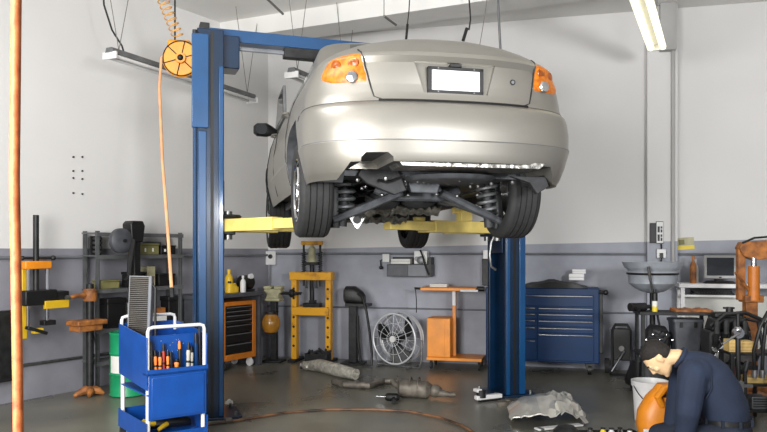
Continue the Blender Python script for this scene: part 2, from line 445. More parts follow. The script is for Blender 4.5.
# panel gaps
g = MB()
for s in (-1, 1):
    g.tube([(s*ed(z), surf(ed(z), z)-.001, z) for z in (.965, .935, .90, .85, .80, .765, .72)], .005, 6)
    g.tube([(s*ed(.72), surf(ed(.72), .72)-.001, .72), (s*(ed(.67)-.005), surf(ed(.67), .67)-.001, .665), (s*(ed(.645)-.045), surf(.45, .645)-.001, .645)], .005, 6)
g.tube([(-.46+.92*i/30, surf(-.46+.92*i/30, .64)-.004, .642) for i in range(31)], .007, 6)
g.pieces('panel_gap', 'black', lid)
g = MB()
for s in (-1, 1):
    pts = []
    W, R, Fy = lerp_tab(TAB, .638)
    for i in range(20):
        x = .45+(W-.45)*math.sin(i/19*PI/2); pts.append((s*x*1.001, surf(min(x, W), .638)-.0005, .636))
    pts.append((s*W*1.002, -.30, .625))
    g.tube(pts, .003, 6)
    g.tube([(s*lerp_tab(TAB, z)[0]*1.003, -.30, z) for z in (.625, .61, .59)], .003, 6)
g.pieces('panel_gap', 'black', bump)
# crease along the bumper
g = MB()
W, R, Fy = lerp_tab(TAB, .407)
g.tube([(x*1.001, y-.001, .406) for x, y in [(q[0], q[1]) for q in contour(W, R, Fy)[:33]]][::1], .0025, 5)
g.tube([(-x*1.001, y-.001, .406) for x, y in [(q[0], q[1]) for q in contour(W, R, Fy)[:33]]][::1], .0025, 5)
g.pieces('crease', 'grey_metal', bump)
# lid: recess frame, plate, lock, lip
pl = MB().ext(-.155, .155, -.840, -.812, .705, .838).build('licence_plate', 'white_plate', car, .003)
pf = MB()
for a in ((-.17, -.148), (.148, .17)): pf.ext(a[0], a[1], -.848, -.814, .698, .846)
pf.ext(-.17, .17, -.848, -.814, .830, .848); pf.ext(-.17, .17, -.848, -.814, .692, .712)
pf.ext(-.035, .035, -.85, -.81, .85, .868)
pf.build('plate_frame', 'black', pl, .002)
b = MB()
for x in (-.11, .11):
    for z in (.702, .839): b.cyl((x, -.846, z), (x, -.852, z), .005, seg=8)
b.pieces('plate_screw', 'chrome', pl)
lk = MB().cyl((.365, surf(.365, .785)+.01, .785), (.365, surf(.365, .785)-.006, .785), .017, seg=20).build('lock', 'dark_metal', lid)
MB().cyl((.365, surf(.365, .785), .785), (.365, surf(.365, .785)-.008, .785), .010, seg=16).build('lock_cylinder', 'chrome', lk)
# greenhouse
def gsec(z):
    return lerp_tab([(.90, .74, -.30, 2.85), (1.0, .705, -.20, 2.62), (1.15, .67, .06, 2.32), (1.30, .60, .36, 2.02), (1.38, .55, .62, 1.86), (1.41, .44, .85, 1.7)], z)
def gc(z):
    W, R, Fy = gsec(z); r = []
    A = .30
    for i in range(17):
        t = i/16*PI/2; r.append((W*math.sin(t)**(2/3.0), R+A*(1-math.cos(t)**(2/3.0))))
    for i in range(1, 20): r.append((W, R+A+(Fy-R-2*A)*i/20))
    for i in range(17):
        t = i/16*PI/2; r.append((W*math.cos(t)**(2/3.0), Fy-A+A*math.sin(t)**(2/3.0)))
    return r+[(-x, y) for x, y in r[-2:0:-1]]
gh = MB().rings([[Vector((x, y, z)) for x, y in gc(z)] for z in (.90, .96, 1.0, 1.05, 1.1, 1.15, 1.2, 1.25, 1.30, 1.34, 1.38, 1.40, 1.41)])
ghb = gh.bm; bmesh.ops.recalc_face_normals(ghb, faces=ghb.faces[:])
for co, no in (((0, .28, 1.0), (0, 1, -1.2)), ((0, 1.42, 0), (0, 1, 0)), ((0, 1.50, 0), (0, 1, 0)), ((0, 0, 1.33), (0, 0, 1)), ((0, 0, .985), (0, 0, 1)), ((0, 2.45, 1.0), (0, 1, 1.1))):
    bmesh.ops.bisect_plane(ghb, geom=ghb.verts[:]+ghb.edges[:]+ghb.faces[:], plane_co=co, plane_no=no, dist=1e-5)
ghb.faces.ensure_lookup_table()
gk = {}
for f in ghb.faces:
    c = f.calc_center_median(); W = gsec(c.z)[0]; k = 'roof'
    if .985 < c.z < 1.33:
        if abs(c.x) > W*.97:
            lo = .28+1.2*(c.z-1.0); hi = 2.45-1.1*(c.z-1.0)
            if lo < c.y < hi and not 1.42 < c.y < 1.50: k = 'gl' if c.x < 0 else 'gr'
        elif abs(c.x) < W*.70 and c.z > 1.03: k = 'back' if c.y < 1.2 else 'front'
    gk[f.index] = k
def gp(k):
    b = ghb.copy(); b.faces.ensure_lookup_table()
    bmesh.ops.delete(b, geom=[f for f in b.faces if gk[f.index] != k], context='FACES')
    m = MB(); m.bm.free(); m.bm = b; return m
finish(gp('roof'), 'roof', 'paint_silver', car)
finish(gp('gl'), 'side_window', 'glass_dark', car); finish(gp('gr'), 'side_window', 'glass_dark', car)
dw = MB().prism([(1.38, .92), (2.34, .92), (1.98, 1.21), (1.46, 1.21)], 'x', -.80, -.775).build('door_frame', 'grey_metal', car, .004)
MB().prism([(1.44, .95), (2.22, .95), (1.93, 1.18), (1.50, 1.18)], 'x', -.803, -.772).build('door_glass', 'glass_dark', dw)
finish(gp('back'), 'rear_window', 'glass_dark', car); finish(gp('front'), 'windscreen', 'glass_dark', car)
# door gaps, handles, mirrors
g = MB()
for s in (-1, 1):
    for y, y2 in ((.42, .36), (1.46, 1.46), (2.2, 2.32)):
        g.tube([(s*(lerp_tab(TAB, z)[0]*1.017+.001), y+(y2-y)*(.93-z)/.7, z) for z in (.92, .85, .75, .6, .45, .30, .24)], .004, 6)
g.pieces('door_gap', 'black', car)
for s in (-1, 1):
    for y in (.56, 1.6):
        MB().tube([(s*.842, y, .80), (s*.875, y+.03, .80), (s*.875, y+.15, .80), (s*.842, y+.18, .80)], .013, 8, flat=.7).build('door_handle', 'paint_silver', car)
    mr = MB().loft([((s*.80, 2.12, .895), (0, .03, 0), (0, 0, .03)), ((s*.85, 2.10, .91), (0, .05, 0), (0, 0, .045)), ((s*.90, 2.09, .915), (0, .06, 0), (0, 0, .065)), ((s*.99, 2.09, .915), (0, .06, 0), (0, 0, .06)), ((s*1.02, 2.10, .915), (0, .03, 0), (0, 0, .035))], 18, 2.6).build('side_mirror', 'black', car)
    MB().loft([((s*.95, 2.026, .915), (.05, 0, 0), (0, 0, .05)), ((s*.95, 2.034, .915), (.048, 0, 0), (0, 0, .048))], 18, 2.8).build('mirror_glass', 'glass_dark', mr)
# wheels
def wheel(s, y):
    x = s*.715-.025; z = .30-(DROOP if y < 1 else .19); R = .318; w = .112
    root = MB()
    prof = [(R-.105, -w*.86), (R-.05, -w), (R-.016, -w*.93), (R, -w*.72)]
    for i in range(5):
        a = -w*.72+i*w*.36
        if i < 4: prof += [(R, a+w*.02), (R, a+w*.27), (R-.009, a+w*.275), (R-.009, a+w*.335), (R, a+w*.34)]
    prof += [(R, w*.72), (R-.016, w*.93), (R-.05, w), (R-.105, w*.86)]
    t = root.lathe(prof, (x, y, z), (1, 0, 0), 56, False).build('tyre', 'rubber', car, angle=50)
    rm = MB().lathe([(R-.104, -w*.9), (R-.12, -w*.7), (R-.125, w*.5), (R-.104, w*.9)], (x, y, z), (1, 0, 0), 40, False)
    o = s*w*.62
    rm.cyl((x+o-s*.015, y, z), (x+o+s*.015, y, z), .062, seg=20)
    rm.lathe([(R-.135, -.01), (R-.1, -.012), (R-.1, .012), (R-.135, .01)], (x+s*w*.72, y, z), (1, 0, 0), 40, False)
    for k in range(7):
        a = 2*PI*k/7+.2
        rm.tube([(x+o, y+math.cos(a)*.05, z+math.sin(a)*.05), (x+o+s*.006, y+math.cos(a)*.19, z+math.sin(a)*.19)], [.022, .016], 6)
    rm.build('rim', 'chrome', t)
    MB().cyl((x-s*.02, y, z), (x+s*.005, y, z), .14, seg=32).build('brake_disc', 'steel', t)
    return t
for y in (0, 2.62):
    for s in (-1, 1): wheel(s, y)
# ---- underside
U = lambda n, mb, m='underbody', bv=0: mb.build(n, m, car, bv)
U('spare_wheel_well', MB().lathe([(.30, .0), (.28, .02), (.25, .03), (.0, .035)], (.10, -.40, .245), (0, 0, -1), 40), 'underbody')
U('rear_crossmember', MB().tube([(-.30, .0, .20), (-.18, -.03, .15), (.18, -.03, .15), (.30, .0, .20)], .035, 10).prism([(-.2, .14), (.2, .14), (.16, .24), (-.16, .24)], 'y', -.02, .06), 'underbody', .006)
U('muffler_hanger', MB().prism([(-.50, .25), (-.46, .33), (-.24, .30), (-.18, .16), (-.26, .13), (-.44, .20)], 'y', -.40, -.36), 'under_dark', .006)
U('muffler_heat_plate', MB().prism([(-.16, .25), (-.13, .155), (.05, .15), (.08, .25)], 'y', -.32, -.29), 'underbody', .006)
U('fuel_tank', MB().loft([((.0, .32, .16), (.40, 0, 0), (0, 0, .06)), ((.0, .37, .16), (.44, 0, 0), (0, 0, .07)), ((.0, .82, .155), (.44, 0, 0), (0, 0, .08)), ((.0, .88, .16), (.38, 0, 0), (0, 0, .06))], 24, 5), 'under_dark')
v = MB().prism([(-.33, .262), (.52, .262), (.56, .30), (-.36, .30)], 'y', -.87, -.60)
for i in range(8): v.cyl((-.12+i*.085, -.87, .275), (-.12+i*.085, -.877, .275), .008, seg=8)
U('rear_valance', v, 'shield', .006)
for s in (-1, 1):
    U('coil_spring', MB().helix((s*.525, .0, .05), (s*.505, -.02, .35), .068, 6, .013, 7), 'grey_metal')
    sh = U('shock_absorber', MB().cyl((s*.535, .0, -.06), (s*.515, -.01, .2), .036).cyl((s*.515, -.01, .2), (s*.50, -.02, .42), .02).lathe([(.08, 0), (.085, .008), (.04, .016)], (s*.527, .0, .035), (0, 0, 1), 20).lathe([(.06, 0), (.08, .01), (.06, .03)], (s*.505, -.02, .34), (0, 0, 1), 20), 'under_dark')
    U('lower_arm', MB().tube([(s*.60, -.06, -.02), (s*.40, -.09, .06), (s*.14, -.12, .17)], [.03, .038, .034], 8, flat=.8), 'underbody')
    U('lower_arm', MB().tube([(s*.60, .12, .01), (s*.40, .10, .08), (s*.16, .08, .15)], [.018, .02, .02], 8), 'steel')
    U('trailing_arm', MB().tube([(s*.60, .02, .0), (s*.58, .30, .06), (s*.53, .62, .15)], [.03, .03, .035], 8), 'underbody')
    U('hub_carrier', MB().loft([((s*.58, .0, -.07), (.03, 0, 0), (0, .05, 0)), ((s*.59, .0, .05), (.035, 0, 0), (0, .07, 0)), ((s*.585, .0, .2), (.03, 0, 0), (0, .05, 0))], 12, 3), 'dark_metal')
    U('sill_flange', MB().ext(s*.70, s*.715, .45, 2.15, .15, .215), 'underbody')
    U('frame_rail', MB().ext(s*.42, s*.50, .85, 2.5, .13, .23), 'under_dark', .01)
    U('mud_guard', MB().prism([(s*.60, .20), (s*.80, .20), (s*.82, .34), (s*.66, .40), (s*.57, .36)], 'y', -.42, -.405), 'under_dark')
U('bracket', MB().prism([(.42, .24), (.66, .24), (.68, .18), (.60, .13), (.55, .20)], 'y', -.66, -.62), 'under_dark', .004)
ex = MB().tube([(-.36, .38, .0), (-.31, .6, .03), (-.20, .95, .05), (.02, 1.4, .08), (.05, 1.9, .10), (.05, 2.4, .12)], .03, 10)
ex.tube([(-.32, .55, .02), (-.25, .85, .045)], .06, 12)
exo = U('exhaust_pipe', ex, 'shield')
fl3 = MB().prism([(-.36+.062*math.cos(a+r)*k, .0+.062*math.sin(a+r)*k) for a in (PI/2+PI, PI/2+PI+2*PI/3, PI/2+PI+4*PI/3) for r, k in ((-.28, .95), (0, 1.12), (.28, .95))], 'y', .345, .365)
fl3.build('flange', 'steel', exo)
MB().cyl((-.36, .338, .0), (-.36, .355, .0), .030, seg=18).build('pipe_mouth', 'black', exo)
hs = MB(); rnd = random.Random(3)
for j, (x0, x1, yy, zc) in enumerate(((-.47, -.10, .22, .07), (-.15, .22, .20, .08), (-.30, .05, .5, .03))):
    n = 16; rows = []
    for i in range(n+1):
        x = x0+(x1-x0)*i/n; rows.append([Vector((x, yy-.06+rnd.uniform(-.02, .02), zc+rnd.uniform(-.02, .02))), Vector((x, yy+rnd.uniform(-.02, .02), zc-.045+rnd.uniform(-.015, .015))), Vector((x, yy+.09, zc-.02+rnd.uniform(-.02, .02))), Vector((x, yy+.02, zc+.035))])
    hs.rings(rows)
U('heat_shield', hs, 'shield')
g = MB()
for i in range(46):
    x, y = rnd.uniform(-.55, .6), rnd.uniform(-.55, 1.2)
    g.lathe([(.014, 0), (.014, .012), (.008, .02)], (x, y, .228), (0, 0, -1), 8)
for x, y, z in ((-.42, -.12, .19), (-.28, -.11, .15), (.25, -.11, .15), (.4, -.1, .16), (.1, -.115, .16), (-.1, -.115, .15)): g.ball((x, y-.02, z), .014, seg=8)
g.pieces('underbody_bolt', 'steel', car)
g = MB()
for x0, x1, z in ((-.5, -.1, .17), (-.2, .4, .15), (.1, .5, .19), (-.45, .2, .14)):
    g.tube([(x0+(x1-x0)*i/8, .06+.05*math.sin(i*1.3+x0*9), z+.02*math.sin(i*2.1)) for i in range(9)], .008, 6)
g.tube([(-.50, -.2, .21), (-.42, -.35, .23), (-.30, -.45, .21), (-.25, -.6, .23)], .01, 6)
g.pieces('brake_line', 'black', car)
U('engine_undertray', MB().ext(-.52, .52, 2.2, 3.15, .08, .2).ext(-.35, .3, 2.0, 2.35, .06, .18), 'under_dark', .03)
U('differential', MB().ball((-.22, .12, .13), .1, (1.3, 1, .7)).ball((.05, .15, .13), .09, (1.5, 1, .6)), 'under_dark')

# ---------------------------------------------------------------- two-post lift
LA = Vector((-1.482, 6.26)); LB = Vector((1.192, 7.2)); lc = (LA+LB)/2; lr = math.atan2(LB.y-LA.y, LB.x-LA.x); hw = (LB-LA).length/2
lift = T('car_lift', 'blue two-post garage lift with yellow arms holding up the silver sedan', 'car lift', (lc.x, lc.y, 0), lr)
HT = 3.255
for s in (-1, 1):
    # C-channel open towards the car
    o = s*hw; d = -s
    pts = [(-.13, -.19), (.09, -.19), (.09, -.145), (-.085, -.145), (-.085, .145), (.09, .145), (.09, .19), (-.13, .19)]
    cl = MB().prism([(o+d*x, y) for x, y in pts], 'z', .012, HT).build('column', 'lift_navy', lift, .01)
    rb = MB()
    for y in (-.11, -.05, .05, .11): rb.ext(o-d*.14, o-d*.13, y-.012, y+.012, .02, HT)
    rb.ext(o+d*-.12, o+d*-.055, -.202, -.19, .02, 2.40 if s < 0 else HT); rb.ext(o+d*.045, o+d*.085, -.202, -.19, .02, HT-.31)
    rb.pieces('rib', 'lift_blue', cl, .006)
    MB().ext(o+d*-.022, o+d*.004, -.194, -.189, .02, HT-.02).build('groove', 'black', cl)
    MB().prism([(o-.24, -.24), (o+.2, -.24), (o+.24, -.2), (o+.24, .2), (o+.2, .24), (o-.2, .24), (o-.24, .2)], 'z', 0, .018).build('base_plate', 'lift_navy', lift, .003)
    bl = MB()
    for x in (-.19, .19):
        for y in (-.17, .17): bl.cyl((o+x, y, .018), (o+x, y, .05), .014, seg=6)
    bl.pieces('anchor_bolt', 'steel', lift)
    cr = MB().ext(o+d*.10, o-d*.05, -.135, .135, 1.38, 2.0).ext(o+d*.19, o+d*.03, -.16, .16, 1.54, 1.70).build('carriage', 'lift_navy' if s > 0 else 'dark_metal', lift, .008)
    for yo in (-.10, .10): MB().cyl((o+d*.135, yo, 1.50), (o+d*.135, yo, 1.74), .035, seg=16).build('arm_pin', 'steel', cr)
MB().ext(-hw-.175, -hw-.04, -.235, -.19, 2.42, HT-.06).build('cover_panel', 'lift_blue', lift, .006)
MB().ext(-hw-.09, -hw-.01, -.02, .10, HT, HT+.10).build('pulley_cap', 'black', lift, .006)
MB().cyl((-hw-.15, -.21, HT-.06), (-hw-.15, -.21, HT-.03), .02, seg=10).build('cap_stud', 'dark_metal', lift)
bm_ = MB().ext(-hw-.02, hw+.09, -.07, .07, HT-.06, HT+.045).build('overhead_beam', 'lift_blue', lift, .006)
MB().ext(-hw+.06, -hw+.23, -.12, .12, HT-.30, HT-.02).build('beam_bracket', 'lift_navy', lift, .01)
MB().cyl((-hw+.2, -.06, HT-.115), (-hw+1.3, -.06, HT-.115), .018, seg=8).build('shutoff_bar', 'grey_paint', bm_)
MB().ext(-hw+.62, -hw+1.05, -.11, -.01, HT-.16, HT-.075).build('bar_pad', 'dark_metal', bm_, .006)
li = lift.matrix_basis.copy()
def L2(x, y, z):       # car coords -> lift coords
    p = Matrix.Translation((.235, 5.1, 1.635))@Matrix.Rotation(TH, 4, 'Z')@Vector((x, y, z))
    return (Matrix.Translation((lc.x, lc.y, 0))@Matrix.Rotation(lr, 4, 'Z')).inverted()@p
def arm(p0, p1, pad=True):
    p0, p1 = Vector(p0), Vector(p1); d = p1-p0; ln = d.length; a = math.atan2(d.y, d.x)
    z = p0.z
    o = MB().box((p0.x+d.x*.31, p0.y+d.y*.31, z), (ln*.66, .115, .105), (0, 0, a)).cyl((p0.x, p0.y, z-.055), (p0.x, p0.y, z+.055), .075, seg=18).build('arm', 'lift_yellow', lift, .006)
    MB().box((p0.x+d.x*.78, p0.y+d.y*.78, z), (ln*.46, .085, .078), (0, 0, a)).build('arm_extension', 'lift_yellow', o, .005)
    g = MB().cyl((p1.x, p1.y, z-.02), (p1.x, p1.y, z+.085), .032, seg=14).lathe([(.03, .06), (.06, .085), (.062, .11), (.05, .115)], (p1.x, p1.y, z), (0, 0, 1), 18)
    if pad: g.build('lift_pad', 'lift_yellow', o)
    else: g.bm.free()
    return o
AZ = 1.62
for s in (-1, 1):
    for (tx, ty, yo) in ((s*.69, .55, -.10), (s*.58, 2.0, .10)):
        t = L2(tx, ty, 0) if not (s > 0 and ty < 1) else L2(.02, .95, 0)
        arm((s*(hw-.135), yo, AZ), (t.x, t.y, AZ), not (s > 0 and ty < 1))
t = L2(.62, .78, 0)
MB().ext(t.x-.05, t.x+.05, t.y-.05, t.y+.05, AZ+.03, AZ+.115).ext(t.x-.10, t.x+.02, t.y-.02, t.y+.02, AZ+.095, AZ+.125).cyl((t.x-.09, t.y, AZ+.09), (t.x-.09, t.y, AZ+.145), .02, seg=8).build('pad_adapter', 'lift_yellow', lift, .004)
gr = MB().lathe([(.10, .06), (.115, .075), (.10, .09)], (-hw+.135, -.10, AZ), (0, 0, 1), 20).build('arm_gear', 'dark_metal', lift)
# chain of hoses beside the right column
MB().tube([(hw-.16, -.10, 1.56), (hw-.20, -.10, 1.48), (hw-.215, -.10, 1.36), (hw-.20, -.10, 1.25), (hw-.15, -.10, 1.22)], .014, 8).build('hydraulic_hose', 'steel', lift)
# ---------------------------------------------------------------- left wall and left foreground
# suspended tube lights
def tube_light(name, p, d, ln, label, lit=False, wires=True, twin=.05):
    a = math.atan2(d[1], d[0])
    r = T(name, label, 'ceiling light', p, a, None)
    MB().prism([(-.05, .0), (.05, .0), (.035, .05), (-.035, .05)], 'x', 0, ln).build('housing', 'white_paint' if lit else 'grey_metal', r, .003)
    for y in (-twin, twin):
        MB().cyl((.03, y, -.028), (ln-.03, y, -.028), .033 if lit else .016, seg=12).build('tube', 'tube_cream' if lit else 'white_plastic', r)
    e = MB()
    for x in (.012, ln-.012): e.ext(x-.012, x+.012, -twin-.03, twin+.03, -.055, .01)
    e.pieces('end_cap', 'white_plastic', r, .003)
    g = MB()
    h = CEIL-p[2]-.004
    for x in (.12, ln-.12):
        for q in (-.22, .22): g.cyl((x, 0, .05), (x+q, 0, h), .004, seg=6)
    g.pieces('hanging_wire', 'cable_grey', r)
    return r
tube_light('tube_light', (-2.49, 6.62, 3.2), (.42, .91), 2.25, 'unlit grey tube light hanging along the left wall beside the yellow hose reel')
tube_light('tube_light', (-.93, 7.35, 3.2), (.42, .91), 1.3, 'white unlit tube light on wires showing behind the rear pillar of the car')
tube_light('tube_light', (1.55, 4.75, 3.48), (.42, .91), 2.9, 'lit twin cream tube light hanging at the top right before the wall column', lit=True, twin=.058)
tag(MB().tube([at(102, -30, 6.9), at(104, 5, 6.9), at(112, 30, 6.9), at(122, 46, 6.9), at(124, 53, 6.9)], .009, 8).build('power_cable', 'dark_metal'), 'dark cable curving down to the left end of the unlit tube light', 'cable')
# orange hose in the foreground
hz = MB().tube([(-.913, 1.82, CEIL-.01), (-.918, 1.82, 3), (-.914, 1.82, 2.2), (-.920, 1.82, 1.6), (-.912, 1.82, 1.1), (-.906, 1.82, .6), (-.89, 1.82, .05), (-.87, 1.8, .016), (-.8, 1.76, .016)], .0125, 12)
h = hz.build('air_hose', 'orange_hose'); tag(h, 'thick orange hose hanging straight down in the left foreground', 'hose')
# coiled cord + reel
REEL = at(180, 58, 6.72)
cc = MB().helix((REEL.x-.34, 6.66, CEIL-.012), (REEL.x+.0, 6.66, REEL.z+.175), .05, 17, .0055, 6).build('coiled_cord', 'cord_yellow'); tag(cc, 'pale orange coiled cord hanging from the ceiling onto the yellow hose reel', 'cord')
r = T('hose_reel', 'yellow hose reel with spoked drum beside the top of the left lift post', 'hose reel', (REEL.x, 6.72, REEL.z), .1)
MB().ext(-.11, .10, -.04, .10, -.12, .16).build('housing', 'reel_yellow', r, .02)
dr = MB().lathe([(.165, 0), (.17, .012), (.15, .03), (.05, .03), (.045, .06), (.0, .062)], (.02, -.04, -.02), (0, -1, 0), 36).build('drum', 'reel_yellow', r)
sp = MB().torus((.02, -.068, -.02), (0, 1, 0), .160, .005)
for k in range(6):
    a = k*PI/3+.3; sp.cyl((.02, -.075, -.02), (.02+.155*math.cos(a), -.072, -.02+.155*math.sin(a)), .005, seg=6)
sp.build('spoke_ring', 'dark_metal', dr)
MB().ball((.02, -.10, -.02), .028).build('hub', 'dark_metal', dr)
MB().cyl((-.06, .08, .15), (-.06, .08, CEIL-REEL.z-.003), .008, seg=8).build('hanger', 'dark_metal', r)
hp = [(-.10, -.05, .05), (-.155, -.06, -.02), (-.165, -.10, -.3), (-.06, -.5, -1.0), (.07, -.95, -1.6), (.155, -1.25, -2.05)]
MB().tube(hp, .013, 8).build('hose', 'tan_hose', r)
MB().cyl((.155, -1.25, -2.05), (.16, -1.25, -2.12), .018, seg=10).build('hose_nozzle', 'dark_metal', r)

# strut spring compressor on the wall
x, y = lp(36, .26)
r = T('spring_compressor', 'orange and black wall-hung spring compressor with a tall black rod', 'spring compressor', (x, y, 0), LROT)
k = y/F; Z = lambda py: zz(py, y)
MB().cyl((0, 0, Z(300)), (0, 0, Z(215)), .026, seg=14).build('rod', 'dark_metal', r)
MB().ext(-.12, -.07, .02, .06, Z(338), Z(263)).build('back_plate', 'yellow_plastic', r, .005)
MB().ext(-.13, .13, -.05, .06, Z(269), Z(261)).build('top_bracket', 'orange_paint', r, .01)
MB().ext(-.09, -.05, .06, .255, Z(275), Z(268)).ext(-.09, -.05, .06, .255, Z(309), Z(304)).build('wall_bracket', 'dark_metal', r)
MB().cyl((-.13, 0, Z(258)), (.17, 0, Z(258)), .012, seg=8).ball((.17, 0, Z(258)), .025).ball((-.13, 0, Z(258)), .022).build('handle_bar', 'dark_metal', r)
for xx in (-.085, .10): MB().cyl((xx, -.02, Z(325)), (xx, -.02, Z(263)), .016, seg=10).build('guide_rod', 'chrome', r)
b = MB().ext(-.14, .17, -.07, .05, Z(305), Z(290)).ext(.10, .30, -.06, .06, Z(303), Z(292)).build('clamp_body', 'black', r, .01)
MB().ext(.04, .28, -.085, -.05, Z(309), Z(301)).build('clamp_cover', 'yellow_plastic', b, .004)
MB().ext(.05, .17, -.05, .03, Z(326), Z(321)).box((-.02, -.04, Z(330)), (.2, .06, .03), (0, .35, 0)).build('lower_jaw', 'dark_metal', r, .006)
MB().ext(-.05, .04, -.06, .0, Z(333), Z(328)).build('jaw_tip', 'yellow_plastic', r, .004)
# wheel stand against the left wall
p = Vector(lp(90, .33))
r = T('wheel_stand', 'dark upright stand with orange arms and orange feet before the left wall', 'stand', (p.x, p.y, 0), LROT)
y = p.y; Z = lambda py: zz(py-2, y)
MB().cyl((0, 0, .03), (0, 0, Z(286)), .036, seg=16).build('post', 'dark_metal', r)
a = MB().lathe([(.06, 0), (.065, .02), (.065, .1), (.05, .12)], (0, 0, Z(303)), (0, 0, 1), 20).tube([(-.04, 0, Z(297)), (-.15, -.02, Z(297)), (-.24, -.02, Z(298))], [.03, .022, .016], 8).build('upper_arm', 'orange_dirty', r)
MB().cyl((-.23, -.02, Z(298)), (-.27, -.02, Z(298)), .02, seg=8).build('arm_tip', 'steel', a)
MB().ext(-.22, .10, -.14, .06, Z(326), Z(321)).ext(-.20, .06, -.12, .04, Z(332), Z(326)).build('tray', 'orange_dirty', r, .01)
g = MB()
for a in (0.3, 1.7, 2.9, 4.2, 5.3): g.tube([(0, 0, .06), (.09*math.cos(a), .08*math.sin(a), .045), (.16*math.cos(a), .11*math.sin(a), .016)], [.05, .035, .016], 8)
g.build('foot', 'orange_dirty', r)
# shelving
t0, t1 = 2.78, 1.72; o0 = .26
p = CORN+LD*t0+LN*o0
SH = T('shelving', 'grey steel shelving with loaded shelves against the left wall', 'shelving', (p.x, p.y, 0), LROT)
Lw = t0-t1; HS = 1.6
for xx in (0, Lw):
    for yy in (0, .2):
        MB().ext(xx-.02, xx+.02, yy-.004, yy+.004, 0, HS).ext(xx-(.02 if xx else -.016), xx+(.016 if not xx else -.012)-.0, yy-.02, yy+.02, 0, HS).build('upright', 'grey_metal', SH)
SZ = [.30, .62, 1.02, 1.36, 1.585]
for z in SZ: MB().ext(-.02, Lw+.02, -.02, .22, z-.015, z).ext(-.02, Lw+.02, -.024, -.016, z-.04, z).build('shelf', 'grey_metal', SH)
g = MB()
for xx in (0, Lw): g.cyl((xx, .0, .4), (xx, .2, 1.0), .006, seg=6)
g.build('brace', 'grey_metal', SH)
def on_shelf(x, yy, z): 
    q = Matrix.Translation((p.x, p.y, 0))@Matrix.Rotation(LROT, 4, 'Z')@Vector((x, yy, z)); return q
def shelf_thing(name, label, cat, x, yy, z, group=None): return T(name, label, cat, on_shelf(x, yy, z), LROT, group)
# shelf items: (top compartment z=1.36)
r = shelf_thing('bolt_rack', 'dark rack of small parts at the left end of the top shelf', 'rack', .09, .1, 1.3605)
q = MB().ext(-.06, .06, .04, .06, 0, .19).build('back', 'dark_metal', r)
for i in range(4):
    for j in range(2): MB().cyl((-.03+j*.06, .04, .03+i*.045), (-.03+j*.06, .0, .03+i*.045), .014, seg=10).build('part', 'steel', r)
def crate(lbl, x, yy, z, w, d, h, m, lid=True, group=None):
    d = min(d, .14); yy = min(yy, .08) if d > .05 else .18
    r = shelf_thing('parts_box', lbl, 'box', x, yy, z, group)
    MB().ext(-w/2, w/2, -d/2, d/2, 0, h*.82).build('body', m, r, .006)
    if lid: MB().ext(-w/2-.006, w/2+.006, -d/2-.006, d/2+.006, h*.82, h).build('lid', m, r, .006)
    return r
r = crate('long olive green box on the top shelf beside the dark drum', .62, .1, 1.3605, .30, .2, .12, 'olive')
MB().ext(.06, .075, -.078, -.07, .03, .07).build('latch', 'paper', r); MB().ext(-.04, -.025, -.078, -.07, .03, .07).build('latch', 'paper', r)
r = crate('dark box at the right of the olive box on the top shelf', .90, .1, 1.3605, .20, .18, .10, 'black')
MB().ext(-.06, -.04, -.078, -.07, .03, .06).build('latch', 'paper', r)
r = crate('pale grey box standing behind the dark box on the top shelf', .80, .18, 1.3605, .26, .03, .17, 'grey_paint', False)
crate('small olive box with pale label on the second shelf', .16, .08, 1.0205, .22, .16, .085, 'olive')
r = crate('dark tub on the second shelf above the radiator', .50, .1, 1.0205, .2, .18, .16, 'dark_metal')
crate('tall pale box on the second shelf behind the coiled hose', .68, .14, 1.0205, .1, .12, .26, 'beige', False)
crate('black case at the right of the second shelf', .88, .1, 1.0205, .22, .2, .13, 'black')
crate('dark rounded bin on the lower shelf left', .24, .08, .6205, .22, .18, .3, 'black')
r = crate('white and yellow box on the lower shelf beside the dark bin', .45, .08, .6205, .1, .16, .24, 'paper')
crate('long cardboard and white carton on the lower shelf right', .75, .09, .6205, .26, .18, .10, 'paper', False)
crate('brown box stacked on the white carton of the lower shelf', .76, .09, .7035, .22, .12, .10, 'orange_dirty', False)
crate('black tall box at the lower shelf end near the lift post', .965, .1, .6205, .12, .2, .28, 'black')
# balancer head standing before the shelves
x, y = lp(134, .40)
r = T('pedestal_machine', 'black machine with a tall column and stepped head before the shelving', 'machine', (x, y, 0), LROT)
Z = lambda py: zz(py, y)
MB().ext(-.09, .10, -.09, .09, 0, .05).build('base', 'dark_metal', r, .01)
MB().ext(-.035, .045, -.05, .05, .05, Z(238)).build('column', 'black', r, .01)
MB().prism([(-.075, Z(242)), (-.09, Z(224)), (-.06, Z(221)), (.06, Z(221)), (.085, Z(226)), (.06, Z(242))], 'y', -.07, .07).build('head', 'black', r, .01)
MB().tube([(-.05, -.05, Z(240)), (-.11, -.08, Z(262)), (-.13, -.09, Z(276)), (-.18, -.09, Z(280))], [.03, .026, .022, .02], 8).build('lever', 'black', r)
dd = MB().lathe([(.10, -.03), (.125, -.02), (.125, .03), (.10, .05), (.04, .06), (.0, .06)], (-.175, -.02, Z(241)), (0, -1, 0), 36).build('disc', 'bench_grey', r)
MB().cyl((-.175, -.08, Z(241)), (-.175, -.10, Z(241)), .018, seg=14).build('hub', 'dark_metal', dd)
MB().cyl((-.14, 0, Z(241)), (.0, 0, Z(241)), .03, seg=12).build('axle', 'dark_metal', r)

